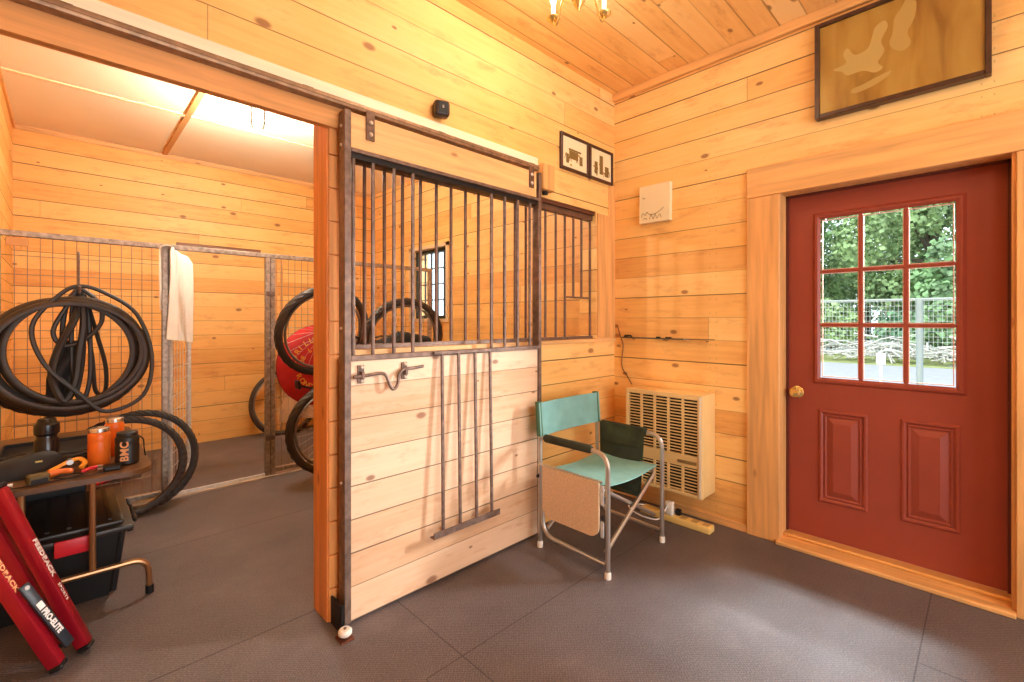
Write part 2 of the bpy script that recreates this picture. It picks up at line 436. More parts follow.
def bez(p0, p1, p2, n=8):
    p0, p1, p2 = Vector(p0), Vector(p1), Vector(p2)
    return [(p0 * (1 - t) ** 2 + p1 * (2 * t * (1 - t)) + p2 * t * t) for t in [i / n for i in range(n + 1)]]
def rounded(pts, rad, n=6):
    P = [Vector(p) for p in pts]; out = [P[0]]
    for i in range(1, len(P) - 1):
        a, b, c = P[i - 1], P[i], P[i + 1]
        r = min(rad, (a - b).length * 0.49, (c - b).length * 0.49)
        out += bez(b + (a - b).normalized() * r, b, b + (c - b).normalized() * r, n)
    out.append(P[-1]); return out
def smoothpath(pts, n=6, closed=False):
    P = [Vector(p) for p in pts]; N = len(P); out = []
    for i in range(N if closed else N - 1):
        g = lambda k: P[k % N] if closed else P[max(0, min(N - 1, k))]
        a, b, c, d = g(i - 1), g(i), g(i + 1), g(i + 2)
        for j in range(n):
            t = j / n
            out.append(0.5 * ((2 * b) + (c - a) * t + (2 * a - 5 * b + 4 * c - d) * t * t + (3 * b - a - 3 * c + d) * t ** 3))
    if not closed: out.append(P[-1])
    return out
def text(string, size, M, mat, name, parent, extrude=0.0008, align='LEFT', sx=1.0, shear=0.0, bold=0.0):
    """lettering as a mesh; M places local XY (text plane) in world space; parent org handled"""
    cu = bpy.data.curves.new(name, 'FONT'); cu.body = string; cu.size = size; cu.extrude = extrude; cu.align_x = align
    cu.space_character = 1.08; cu.shear = shear; cu.offset = bold
    t = bpy.data.objects.new(name, cu); COL.objects.link(t)
    dg = bpy.context.evaluated_depsgraph_get()
    me = bpy.data.meshes.new_from_object(t.evaluated_get(dg)); bpy.data.objects.remove(t); bpy.data.curves.remove(cu)
    me.transform(Matrix.Translation(-Vector(ORG[parent.name])) @ M @ Matrix.Diagonal((sx, 1, 1, 1)))
    me.materials.clear(); me.materials.append(mat); me.name = name
    o = bpy.data.objects.new(name, me); COL.objects.link(o); o.parent = parent; ORG[o.name] = ORG[parent.name]
    return o
def frame_M(origin, xdir, ydir):
    x = Vector(xdir).normalized(); y = Vector(ydir); y = (y - x * y.dot(x)).normalized(); z = x.cross(y)
    M = Matrix((x, y, z)).transposed().to_4x4(); M.translation = origin; return M

# ================================================================ ROOM SHELL
H = 2.97
YS0, YS1 = 1.955, 2.10            # stall wall
XR = 2.97                         # right wall face
struct(MB().box(-2.4, 3.2, -2.6, 5.9, -0.1, 0.0), 'floor', M_floor)
struct(MB().box(-2.5, 3.2, -2.7, YS0 + 0.02, H, H + 0.1), 'ceiling', M_ceil)
c2 = MB().box(-0.45, 3.2, YS0 + 0.02, 5.9, H - 0.02, H + 0.1)
struct(c2, 'ceiling', M_conc)
# walls: right (door and window), stall partition, back, left of stall, camera side
m = MB(); T0, T1 = XR, 3.20
m.box(T0, T1, -2.7, -0.085, 0, H)                         # right of door
m.box(T0, T1, 0.850, 4.07, 0, H)
m.box(T0, T1, -0.085, 0.850, 2.03, H)
m.box(T0, T1, 4.07, 4.77, 0, 1.30); m.box(T0, T1, 4.07, 4.77, 2.09, H); m.box(T0, T1, 4.77, 5.9, 0, H)
struct(m, 'wall_right', M_wall_right)
m = MB()
m.box(-2.5, -0.31, YS0, YS1, 0, H)                        # left of the open stall bay
m.box(-0.31, XR, YS0, YS1, 2.20, H)
m.box(0.865, XR, YS0, YS1, 2.06, 2.20)
m.box(0.865, XR, YS0, YS1, 0, 1.15)
m.box(2.735, XR, YS0, YS1, 1.15, 2.06)
struct(m, 'wall_stall', M_wall_stall)
struct(MB().box(-0.45, 3.2, 5.75, 5.9, 0, H), 'wall_back', M_wall_back)
struct(MB().box(-0.45, -0.31, YS1, 5.75, 0, H), 'wall_left', M_wall_side)
struct(MB().box(-2.5, -2.4, -2.6, YS0, 0, H), 'wall_side', M_wall_side)
m = MB(); m.box(-2.5, -0.2, -2.7, -2.6, 0, H); m.box(2.6, 3.0, -2.7, -2.6, 0, H); m.box(-0.2, 2.6, -2.7, -2.6, 2.45, H)
struct(m, 'wall_rear', M_wall_back)

# trims (setting)
struct(MB().box(-0.31, 0.86, YS0 - 0.03, YS0 + 0.008, 2.10, 2.20), 'trim_1', M_beam_x)                 # header beam over the bay
m = MB().box(0.802, 0.865, YS0 + 0.0085, YS1, 0, 2.20).box(0.802, 0.865, YS0, YS0 + 0.008, 0, 2.0995)
po = struct(m, 'trim_2', M_post)                                                           # post
m = MB()
for k in range(15): m.box(0.806, 0.866, YS0 - 0.012, YS0 + 0.001, k * 0.142 + 0.002, k * 0.142 + 0.140, bev=0.003)
struct(m, 'trim_3', M_post)                                                                # stacked board ends on the post
struct(MB().box(-2.4, 2.10, YS0 - 0.025, YS0, 2.218, 2.282, bev=0.003), 'trim_4', M_glaretrim)     # board above the track, lamp glare painted in as a pale tone
struct(MB().box(2.745, 2.885, YS0 - 0.012, YS0, 1.16, 2.05, bev=0.002), 'trim_5', M_trimz)
struct(MB().box(2.89, XR, YS0 - 0.008, YS0, 1.16, 2.30, bev=0.002), 'trim_6', M_trimz)
struct(MB().box(XR - 0.03, XR, -2.6, YS0, H - 0.055, H, bev=0.004), 'trim_7', M_trimy)         # crown board
struct(MB().box(0.865, XR, YS0 - 0.010, YS1, 1.128, 1.152, bev=0.002), 'trim_9', M_trimx)      # sill of the grille opening
struct(MB().box(0.865, 2.74, YS0 + 0.01, YS1, 2.035, 2.062), 'trim_10', simple('brown_steel_lintel', (104, 62, 44), 0.5, 0.3))
# door casing, jamb, sill
struct(MB().box(XR - 0.02, XR, 0.835, 1.012, 0, 2.012, bev=0.003), 'trim_11', M_trimz)
struct(MB().box(XR - 0.02, XR, -0.26, -0.085, 0, 2.012, bev=0.003), 'trim_12', M_trimz)
struct(MB().box(XR - 0.022, XR, -0.26, 1.012, 2.014, 2.188, bev=0.003), 'trim_13', M_trimy)
m = MB(); m.box(XR, 3.20, 0.838, 0.852, 0, 2.03); m.box(XR, 3.20, -0.087, -0.073, 0, 2.03); m.box(XR, 3.20, -0.087, 0.852, 2.018, 2.032)
struct(m, 'trim_14', M_trimz)
struct(MB().box(XR - 0.045, 3.085, -0.085, 0.85, 0, 0.022, bev=0.004), 'trim_15', M_trimy)
struct(MB().box(3.03, 3.11, -0.075, 0.838, 0.0225, 0.04, bev=0.004), 'trim_16', M_gold)
m = MB(); m.box(3.085, 3.099, 0.826, 0.838, 0.04, 2.018); m.box(3.085, 3.099, -0.073, -0.062, 0.04, 2.018); m.box(3.085, 3.099, -0.073, 0.838, 2.006, 2.018)
struct(m, 'trim_17', simple('dark_red_door_stop', (92, 36, 26), 0.5))
struct(MB().box(XR - 0.012, XR, 1.012, YS0, 0, 0.045, bev=0.002), 'baseboard_right', M_trimy)
# ceiling battens in the stall
struct(MB().box(-0.31, XR, 4.515, 4.555, H - 0.032, H - 0.02), 'trim_18', simple('cream_batten', (244, 220, 180), 0.5))
struct(MB().box(0.705, 0.745, YS1, 5.75, H - 0.034, H - 0.0205), 'trim_19', simple('tan_batten', (206, 150, 92), 0.5))
struct(MB().box(-0.31, XR, 5.735, 5.75, H - 0.06, H - 0.02), 'trim_20', M_trimx)
struct(MB().box(-0.31, -0.295, YS1, 5.735, H - 0.06, H - 0.02), 'trim_21', M_trimy)
# ledge / strips on the back wall
m = MB(); m.box(0.82, 1.60, 5.72, 5.75, 2.045, 2.075, bev=0.004)
struct(m, 'trim_22', simple('dark_ledge', (120, 76, 44), 0.5))
struct(MB().box(1.70, 1.78, 5.735, 5.75, 0, 2.04, bev=0.002), 'trim_23', M_trimz)
struct(MB().box(1.81, 1.84, 5.735, 5.75, 0, 2.04, bev=0.002), 'trim_24', M_trimz)
# concrete kerb below mesh fence
struct(MB().box(-0.31, XR, 4.07, 4.17, 0, 0.012), 'trim_25', simple('grey_kerb', (176, 158, 140), 0.6, var=0.2))

# ---- red exterior door
D0, D1 = 3.10, 3.142
yb = lambda: None
m = MB()
WY0, WY1, WZ0, WZ1 = 0.105, 0.668, 0.955, 1.862
m.box(D0, D1, -0.072, WY0 - 0.02, 0.042, 2.014); m.box(D0, D1, WY1 + 0.02, 0.836, 0.042, 2.014)
m.box(D0, D1, WY0 - 0.02, WY1 + 0.02, 0.042, WZ0 - 0.02); m.box(D0, D1, WY0 - 0.02, WY1 + 0.02, WZ1 + 0.02, 2.014)
door = struct(m, 'door_1', M_red, org=(3.10, 0.385, 0.042))
def ring(mb, y0, y1, z0, z1, wd, x0, x1):
    """mitred moulding with a ridge profile, on a plane of constant x"""
    prof = [(0, 0), (wd * 0.35, 1.0), (wd * 0.65, 1.0), (wd, 0.15)]
    rows = []
    for (o, hgt) in prof:
        x = x1 + (x0 - x1) * hgt
        rows.append([mb.bm.verts.new((x, y0 + o, z0 + o)), mb.bm.verts.new((x, y1 - o, z0 + o)), mb.bm.verts.new((x, y1 - o, z1 - o)), mb.bm.verts.new((x, y0 + o, z1 - o))])
    for i in range(len(rows) - 1):
        for k in range(4): mb.bm.faces.new((rows[i][k], rows[i][(k + 1) % 4], rows[i + 1][(k + 1) % 4], rows[i + 1][k]))
m = MB(); ring(m, WY0 - 0.035, WY1 + 0.035, WZ0 - 0.035, WZ1 + 0.035, 0.038, D0 - 0.012, D0 + 0.001)
m.build('glass_surround', M_red, door, smooth=20)
m = MB()
for k in (1, 2):
    y = WY0 + (WY1 - WY0) * k / 3; m.box(D0 - 0.004, D0 + 0.014, y - 0.009, y + 0.009, WZ0 - 0.003, WZ1 + 0.003, bev=0.003)
    z = WZ0 + (WZ1 - WZ0) * k / 3; m.box(D0 - 0.0035, D0 + 0.013, WY0 - 0.003, WY1 + 0.003, z - 0.009, z + 0.009, bev=0.003)
m.build('window_muntins', M_red, door)
m = MB()
for i in range(3):
    for j in range(3):
        a0 = WY0 + (WY1 - WY0) * i / 3 + 0.009; a1 = WY0 + (WY1 - WY0) * (i + 1) / 3 - 0.009
        b0 = WZ0 + (WZ1 - WZ0) * j / 3 + 0.009; b1 = WZ0 + (WZ1 - WZ0) * (j + 1) / 3 - 0.009
        for q in ((a0, a0 + .004, b0, b1), (a1 - .004, a1, b0, b1), (a0 + .004, a1 - .004, b0, b0 + .004), (a0 + .004, a1 - .004, b1 - .004, b1)):
            m.box(D0 + 0.001, D0 + 0.012, *q)
g = m.build('glazing_bead', simple('pale_pink_bead', (226, 176, 156), 0.4), door)
m = MB(); m.box(D0 + 0.016, D0 + 0.020, WY0 - 0.018, WY1 + 0.018, WZ0 - 0.018, WZ1 + 0.018)
m.build('window_pane', M_glass, door)
for (y0, y1) in ((0.448, 0.676), (0.090, 0.315)):
    z0, z1 = 0.25, 0.777
    m = MB(); ring(m, y0, y1, z0, z1, 0.024, D0 - 0.009, D0 + 0.001)
    ring(m, y0 + 0.026, y1 - 0.026, z0 + 0.026, z1 - 0.026, 0.014, D0 - 0.005, D0 + 0.001)
    a = 0.045; b_ = 0.074
    A = [m.bm.verts.new(p) for p in ((D0 - 0.0005, y0 + a, z0 + a), (D0 - 0.0005, y1 - a, z0 + a), (D0 - 0.0005, y1 - a, z1 - a), (D0 - 0.0005, y0 + a, z1 - a))]
    B = [m.bm.verts.new(p) for p in ((D0 - 0.012, y0 + b_, z0 + b_), (D0 - 0.012, y1 - b_, z0 + b_), (D0 - 0.012, y1 - b_, z1 - b_), (D0 - 0.012, y0 + b_, z1 - b_))]
    for k in range(4): m.bm.faces.new((A[k], A[(k + 1) % 4], B[(k + 1) % 4], B[k]))
    m.bm.faces.new(B)
    m.build('raised_panel', M_red, door, smooth=15)
Rx = Matrix.Rotation(-PI / 2, 3, 'Y')
m = MB(); m.lathe([(0.034, 0), (0.034, 0.004), (0.026, 0.008), (0.012, 0.012), (0.011, 0.03), (0.02, 0.036), (0.028, 0.048), (0.029, 0.058), (0.022, 0.068), (0.008, 0.072)], (D0, 0.781, 0.864), 24, Rx)
m.build('door_knob', M_brass, door)

# ---- stall window (window_1)
fr = MB()
for q in ((4.07, 4.105, 1.30, 2.09), (4.735, 4.77, 1.30, 2.09), (4.105, 4.735, 1.30, 1.335), (4.105, 4.735, 2.055, 2.09)): fr.box(3.03, 3.09, *q)
wi = struct(fr, 'window_1', simple('dark_green_window_frame', (48, 58, 52), 0.4), org=(3.05, 4.42, 1.3))
m = MB()
for k in (1, 2, 3, 4): m.box(3.045, 3.065, 4.105 + 0.63 * k / 5 - 0.006, 4.105 + 0.63 * k / 5 + 0.006, 1.335, 2.055)
for k in (1, 2, 3): m.box(3.0455, 3.0645, 4.105, 4.735, 1.335 + 0.72 * k / 4 - 0.006, 1.335 + 0.72 * k / 4 + 0.006)
m.build('window_muntins', simple('grey_window_bars', (80, 86, 96), 0.4), wi)
m = MB(); m.box(3.066, 3.070, 4.105, 4.735, 1.335, 2.055); m.build('window_pane', M_glass, wi)
m = MB()
for q in ((4.03, 4.07, 1.30, 2.13), (4.77, 4.81, 1.30, 2.13), (4.03, 4.81, 2.09, 2.13), (4.03, 4.81, 1.265, 1.30)): m.box(XR - 0.018, XR, *q)
m.box(XR, 3.03, 4.07, 4.77, 1.296, 1.3005)
m.build('window_sill', simple('pale_window_trim', (226, 196, 150), 0.5), wi)

# ---- header track for the sliding door
t = thing('sliding_door_track', 'brown steel box track along the glare-pale board above the sliding stall door', 'track', (0.0, 1.90, 2.185))
m = MB(); m.box(-2.3, 2.06, 1.885, 1.93, 2.187, 2.2175, bev=0.004, seg=2); m.build('rail', simple('galvanised_brown_track', (150, 120, 92), 0.4, 0.4, var=0.3, scale=30), t)
m = MB(); m.box(-2.3, 2.062, 1.8845, 1.8855, 2.1985, 2.2015); m.build('rail_groove', M_steel2, t)
many('wall_bracket', M_steel2, t, [lambda q, x=x: q.box(x - 0.02, x + 0.02, 1.8865, 1.9305, 2.2170, 2.2185) for x in (0.0, 0.7, 1.35, 2.0)])
o = tag(MB().box(2.10, 2.205, 1.885, YS0, 2.085, 2.245, bev=0.004).build('stop_block', M_trimz, org=(2.15, 1.92, 2.085)), 'square pine stop block at the right end of the door track', 'block')
MB().lathe([(0.018, 0), (0.018, 0.018)], (2.15, 1.92, 2.066), 12).build('rubber_bumper', M_black, o)

# ---- fixed grille behind the sliding door
t = thing('window_grille', 'fixed dark iron bar grille in the stall wall opening behind the sliding door', 'grille', (1.8, 2.01, 1.152))
m = MB(); m.box(0.868, 2.745, 1.985, 2.03, 2.000, 2.034); m.build('top_rail', M_steel2, t)
m = MB(); m.box(0.868, 2.745, 1.985, 2.03, 1.153, 1.172); m.build('bottom_rail', M_steel, t)
m = MB(); m.box(2.448, 2.74, 2.0, 2.012, 1.436, 1.448); m.build('cross_rail', M_steel2, t)
for k in range(19):
    x = 0.90 + k * 0.0987
    if k in (17, 18): pass
    x = [0.90, .997, 1.098, 1.196, 1.299, 1.396, 1.491, 1.589, 1.682, 1.783, 1.883, 1.972, 2.067, 2.16, 2.249, 2.353, 2.448, 2.54, 2.631][k]
    z0 = 1.448 if k >= 17 else 1.172
    MB().tube([(x, 2.006, z0), (x, 2.006, 2.001)], 0.0085, 8).build('bar', M_steel2, t)
MB().tube([(2.732, 2.006, 1.172), (2.732, 2.006, 2.001)], 0.0085, 8).build('bar', M_steel2, t)

# ---- sliding stall door
YD = 1.86
t = thing('sliding_stall_door', 'sliding stall door of pale pine boards with iron bars above', 'stall door', (1.44, YD + 0.025, 0.015))
m = MB(); m.box(0.868, 2.030, YD + 0.012, YD + 0.042, 0.012, 1.112, bev=0.002); pb = m.build('board_panel', M_door_boards, t)
m = MB(); m.box(0.866, 2.012, YD + 0.004, YD + 0.040, 2.012, 2.160, bev=0.002); tb = m.build('top_board', M_trimx, t)
m = MB()
m.box(0.837, 0.866, YD, YD + 0.056, 0.015, 2.165, bev=0.0015)
m.box(2.030, 2.052, YD, YD + 0.056, 0.015, 2.165, bev=0.0015)
m.box(0.866, 2.030, YD, YD + 0.045, 1.112, 1.134, bev=0.0015)
m.box(0.866, 2.030, YD, YD + 0.045, 1.994, 2.011, bev=0.0015)
sf = m.build('steel_frame', M_steel, t)
m = MB(); m.box(0.866, 2.03, YD + 0.012, YD + 0.05, 1.972, 1.9935); m.build('bar_channel', M_black, t)
for x in (0.885, 0.975, 1.078, 1.177, 1.67, 1.77, 1.871, 1.972):
    MB().tube([(x, YD + 0.022, 1.134), (x, YD + 0.022, 1.9935)], 0.0085, 8).build('bar', M_steel, t)
# drop-down feed guard
hg = MB()
hg.box(1.275, 1.672, YD - 0.014, YD - 0.001, 1.118, 1.133, bev=0.001)
P0 = (1.245, YD - 0.052, 0.285); P1 = (1.645, YD - 0.052, 0.285)
hg.box(1.235, 1.650, YD - 0.066, YD - 0.036, 0.262, 0.268); hg.box(1.235, 1.650, YD - 0.070, YD - 0.064, 0.262, 0.292)
gd = hg.build('feed_guard', M_steel, t)
for x0, x1 in ((1.323, 1.300), (1.424, 1.402), (1.530, 1.507), (1.634, 1.610)):
    MB().tube([(x0, YD - 0.008, 1.125), (x1, YD - 0.050, 0.268)], 0.0085, 8).build('guard_bar', M_steel, gd)
# slide bolt
m = MB(); m.tube(smoothpath([(0.872, YD - 0.008, 1.045), (0.905, YD - 0.008, 1.045), (0.99, YD - 0.008, 1.052), (1.02, YD - 0.012, 1.040), (1.035, YD - 0.02, 0.995), (1.052, YD - 0.02, 0.978), (1.072, YD - 0.02, 0.995), (1.085, YD - 0.012, 1.040), (1.115, YD - 0.008, 1.062), (1.16, YD - 0.008, 1.063), (1.215, YD - 0.008, 1.068)], 6), 0.0075, 8)
sb = m.build('slide_bolt', M_steel, t)
for x in (0.912, 1.122):
    m = MB(); m.box(x - 0.014, x + 0.014, YD + 0.004, YD + 0.013, 1.015, 1.092, bev=0.001); m.box(x - 0.006, x + 0.006, YD - 0.018, YD + 0.006, 1.035, 1.066, bev=0.001)
    m.build('bolt_keeper', M_steel, t)
Ry = Matrix.Rotation(PI / 2, 3, 'X')
many('keeper_screw', M_bolt, t, [lambda q, x=x, z=z: q.lathe([(0.008, 0), (0.008, 0.004), (0.004, 0.007)], (x + 0.002, YD + 0.004, z), 8, Ry) for x in (0.912, 1.122) for z in (1.024, 1.083)])
for x in (0.952, 1.965):
    hb = MB().box(x - 0.02, x + 0.02, YD - 0.003, YD + 0.0035, 2.060, 2.184, bev=0.001).build('hanger_strap', M_steel2, t)
    many('strap_bolt', M_bolt, hb, [lambda q, x=x, z=z: q.lathe([(0.010, 0), (0.010, 0.004), (0.005, 0.009)], (x, YD - 0.003, z), 8, Ry) for z in (2.085, 2.135)])
Rs = Matrix.Rotation(-PI / 2, 3, 'Y')
many('frame_screw', M_bolt, t, [lambda q, z=z: q.lathe([(0.007, 0), (0.007, 0.004), (0.004, 0.007)], (0.837, YD + 0.028, z), 8, Rs) for z in (0.6, 1.25, 2.02, 2.10)])
# floor guide roller
t = thing('floor_guide_roller', 'white roller on a rusty floor bracket at the foot of the sliding door', 'door guide', (0.815, 1.835, 0))
MB().box(0.785, 0.84, 1.775, 1.835, 0.0, 0.008, bev=0.001).build('base_plate', simple('rusty_steel', (104, 54, 34), 0.6, 0.3, var=0.4, scale=50), t)
MB().tube([(0.812, 1.80, 0.008), (0.812, 1.80, 0.048)], 0.006, 8).build('stud', M_steel, t)
MB().lathe([(0.008, 0.018), (0.021, 0.019), (0.027, 0.025), (0.027, 0.036), (0.021, 0.043), (0.008, 0.044)], (0.812, 1.80, 0), 20).build('roller', M_white, t)
MB().box(0.812, 0.822, 1.835, 1.94, 0.0, 0.115, bev=0.001).build('side_bracket', M_black, t)

# ================================================================ FRONT ROOM OBJECTS
# ---- folding chair
CX0, CX1, CY0, CY1 = 1.940, 2.488, 1.315, 1.755
t = thing('folding_director_chair', 'teal folding camp chair with aluminium frame and a hinged tan side table', 'chair', (2.22, 1.54, 0))
for k, x in enumerate((CX0, CX1)):
    p = rounded([(x, CY0, 0.02), (x, CY0, 0.618), (x, CY1 - 0.01, 0.618)], 0.085, 7)
    m = MB(); m.tube(p, 0.0125, 10)
    p2 = rounded([(x, CY1 + 0.0, 0.24), (x, CY1 - 0.014, 0.075), (x, CY0 + 0.012, 0.065)], 0.09, 7)
    m.tube(p2, 0.0115, 10)
    sfm = m.build('side_frame', M_alu, t)
    bp = MB().tube([(x, CY1 + 0.014, 0.02), (x, CY1 + 0.014, 0.60), (x, CY1 + 0.028, 0.815)], 0.0125, 10).build('back_post', M_alu, t)
    many('foot_cap', M_white, sfm, [lambda q, y=y, x=x: q.lathe([(0.0165, 0), (0.0165, 0.028), (0.0135, 0.034)], (x, y, 0.0), 12) for y in (CY0, CY1 + 0.014)])
    m = MB(); m.tube([(x, CY0 + 0.095, 0.620), (x, CY0 + 0.11, 0.622), (x, CY1 - 0.03, 0.622), (x, CY1 - 0.02, 0.62)], [0.0150, 0.0225, 0.0225, 0.016], 12)
    m.build('arm_pad', M_dkgreen, t)
for y in (CY0 + 0.022, CY1 - 0.03):
    a = MB().tube(rounded([(CX0 + 0.01, y, 0.115), (CX1 - 0.055, y, 0.405), (CX1 - 0.03, y + (0.05 if y < 1.5 else -0.05), 0.438)], 0.02, 4), 0.011, 10).build('cross_brace', M_alu, t)
    y2 = y + 0.024 * (1 if y < 1.5 else -1)
    b = MB().tube(rounded([(CX1 - 0.01, y2, 0.15), (CX0 + 0.055, y2, 0.405), (CX0 + 0.03, y2 + (0.03 if y < 1.5 else -0.03), 0.438)], 0.02, 4), 0.011, 10).build('cross_brace', M_alu, t)
for x in (CX0 + 0.03, CX1 - 0.03):
    MB().tube([(x, CY0 + 0.03, 0.438), (x, CY1 - 0.03, 0.438)], 0.011, 10).build('seat_rail', M_alu, t)
def seatf(u, v):
    x = CX0 + 0.018 + (CX1 - CX0 - 0.055) * u; y = CY0 + 0.012 + (CY1 - CY0 - 0.04) * v
    return (x, y, 0.452 - 0.018 * math.sin(PI * u) - 0.004 * math.sin(PI * v))
MB().grid(seatf, 16, 10, 0.004).build('seat', M_teal, t)
def backf(u, v):
    x = CX0 - 0.014 + (CX1 - CX0 + 0.028) * u; z = 0.628 + 0.187 * v
    return (x, CY1 + 0.000 + 0.028 * math.sin(PI * u) * 0.8 + 0.014 * v, z)
bk = MB().grid(backf, 18, 6, 0.004).build('backrest', M_teal, t)
for x in (CX0, CX1):
    m = MB(); m.tube([(x, CY1 + 0.014, 0.628), (x, CY1 + 0.029, 0.820)], 0.0185, 10); m.build('backrest_sleeve', simple('green_canvas_edge', (70, 110, 84), 0.8), bk)
# side table, hanging folded against the left side
xt = CX0 - 0.030
def rpoly(y0, y1, z0, z1, r, which):
    pts = []
    for (cy, cz, a0, rr) in ((y1 - r, z0 + r, -PI / 2, r), (y1 - .004, z1 - .004, 0, .004), (y0 + .004, z1 - .004, PI / 2, .004), (y0 + r, z0 + r, PI, r)):
        for k in range(7): pts.append((cy + rr * math.cos(a0 + k * PI / 12), cz + rr * math.sin(a0 + k * PI / 12)))
    return pts
stb = MB().prism(rpoly(CY0 + 0.035, CY1 - 0.028, 0.195, 0.472, 0.055, 1), lambda a, b: (xt, a, b), lambda a, b: (xt + 0.010, a, b)).build('side_table', M_particle, t)
m = MB(); m.bar((xt + 0.013, CY0 + 0.025, 0.476), (xt + 0.013, CY1 + 0.01, 0.476), 0.012, 0.008)
m.build('table_edge_strip', M_alu, stb)
many('table_hinge', M_galvb, t, [lambda q, a=a, b=b: q.box(xt + 0.011, xt + 0.017, CY0 + 0.012, CY0 + 0.032, a, b, bev=0.002) for a, b in ((0.36, 0.46), (0.20, 0.28))])
MB().ball((xt + 0.012, CY0 + 0.02, 0.30), 0.010, u=8, v=6).build('hinge_knob', M_black, t)
MB().ball((CX0 - 0.02, CY1 + 0.014, 0.405), 0.010, u=8, v=6).tube([(CX0 - 0.025, CY1 + 0.014, 0.405), (CX0, CY1 + 0.014, 0.42)], 0.004, 6).build('hinge_knob', M_black, t)
# pouch over the right arm
def pouch(u, v):
    y = CY0 + 0.10 + 0.315 * u; z = 0.640 - 0.40 * v
    return (CX1 - 0.024 - 0.008 * math.sin(PI * u) * v - 0.02 * v * v, y + 0.03 * v * (0.5 - u), z)
pc = MB().grid(pouch, 10, 12, 0.004).build('side_pouch', simple('camouflage_green_cloth', (56, 62, 38), 0.85, var=0.5, scale=9), t)
def pouch2(u, v):
    y = CY0 + 0.115 + 0.28 * u; z = 0.52 - 0.25 * v
    return (CX1 - 0.036 - 0.016 * math.sin(PI * u) - 0.012 * v, y + 0.02 * v * (0.5 - u), z)
MB().grid(pouch2, 10, 8, 0.003).build('pouch_pocket', M_dkgreen, pc)

# ---- wall heater
HX, HY0, HY1, HZ0, HZ1 = 2.772, 1.205, 1.735, 0.192, 0.822
t = thing('wall_heater', 'cream gas wall heater with louvred front under the long rod', 'heater', (2.87, 1.47, HZ0))
m = MB()
m.box(HX + 0.03, XR - 0.001, HY0, HY1, HZ0, HZ1, bev=0.006, seg=2)
m.build('body', M_cream, t)
m = MB()
m.box(HX, HX + 0.0295, HY0, HY0 + 0.030, HZ0, HZ1, bev=0.002); m.box(HX, HX + 0.0295, HY1 - 0.02, HY1, HZ0, HZ1, bev=0.002)
m.box(HX, HX + 0.0295, HY0 + 0.03, HY1 - 0.02, HZ1 - 0.03, HZ1, bev=0.002); m.box(HX, HX + 0.0295, HY0 + 0.03, HY1 - 0.02, HZ0, HZ0 + 0.02, bev=0.002)
m.box(HX + 0.002, HX + 0.0295, HY0 + 0.03, HY1 - 0.02, 0.372, 0.446)
for k in range(1, 5):
    y = HY0 + 0.03 + (HY1 - HY0 - 0.05) * k / 5; m.box(HX + 0.003, HX + 0.02, y - 0.006, y + 0.006, HZ0 + 0.02, HZ1 - 0.03)
n = 0; z = 0.46
fp = m.build('front_frame', M_cream, t)
m = MB(); z = 0.463
while z < HZ1 - 0.035: m.obox((HX + 0.012, (HY0 + HY1) / 2 + 0.005, z), (0.016, HY1 - HY0 - 0.052, 0.0062), Matrix.Rotation(0.35, 3, 'Y')); z += 0.0195
z = HZ0 + 0.030
while z < 0.368: m.obox((HX + 0.012, (HY0 + HY1) / 2 + 0.005, z), (0.016, HY1 - HY0 - 0.052, 0.0062), Matrix.Rotation(0.35, 3, 'Y')); z += 0.0195
m.build('louvre', M_cream, t)
m = MB(); m.box(HX + 0.0285, HX + 0.0298, HY0 + 0.028, HY1 - 0.018, HZ0 + 0.018, HZ1 - 0.028); m.build('recess_shade_sheet', M_recess_shade, t)  # dark sheet painted in for the shade behind the louvres
m = MB(); m.box(HX - 0.0015, HX + 0.002, HY0 + 0.035, HY0 + 0.155, 0.392, 0.412); m.build('name_plate', simple('bronze_name_plate', (170, 140, 90), 0.4, 0.5), t)
m = MB(); m.box(HX - 0.004, HX, HY0 + 0.004, HY0 + 0.020, HZ0 + 0.005, HZ1 - 0.005, bev=0.001); m.build('edge_strip', M_creaml, t)
m = MB(); m.tube([(2.90, 1.53, 0.14), (2.90, 1.53, HZ0)], 0.008, 8); m.tube([(2.90, 1.53, 0.02), (2.90, 1.53, 0.14)], 0.011, 8); m.build('gas_pipe', M_black, t)

# ---- strip on the floor and its cable
t = thing('power_strip', 'cream power strip lying on the floor beneath the wall heater', 'power strip', (2.80, 1.33, 0))
m = MB(); m.bar((2.80, 1.155, 0.021), (2.80, 1.62, 0.021), 0.075, 0.042, bev=0.008, seg=2); m.build('housing', simple('cream_strip_plastic', (232, 196, 116), 0.4), t)
many('socket', simple('dull_cream_socket', (196, 160, 96), 0.5), t, [lambda q, y=y: q.box(2.775, 2.825, y - 0.02, y + 0.02, 0.042, 0.0435) for y in (1.19, 1.26, 1.33)])
tag(MB().box(2.765, 2.80, 1.395, 1.44, 0.043, 0.125, bev=0.003, seg=2).build('plug_adapter', M_white, org=(2.78, 1.42, 0.043)), 'white plug adapter standing on the cream power strip', 'plug')
tag(MB().box(2.80, 2.83, 1.36, 1.39, 0.043, 0.078, bev=0.003, seg=2).build('plug', M_black, org=(2.81, 1.375, 0.043)), 'small black plug in the cream power strip', 'plug')
tag(MB().tube(smoothpath([(2.79, 1.60, 0.05), (2.74, 1.66, 0.05), (2.66, 1.64, 0.06), (2.62, 1.54, 0.05), (2.66, 1.44, 0.04), (2.73, 1.43, 0.07), (2.76, 1.42, 0.11)], 8), 0.004, 6).build('power_cable', M_white, org=(2.7, 1.55, 0.04)), 'white cable looping behind the chair to the power strip', 'cable')

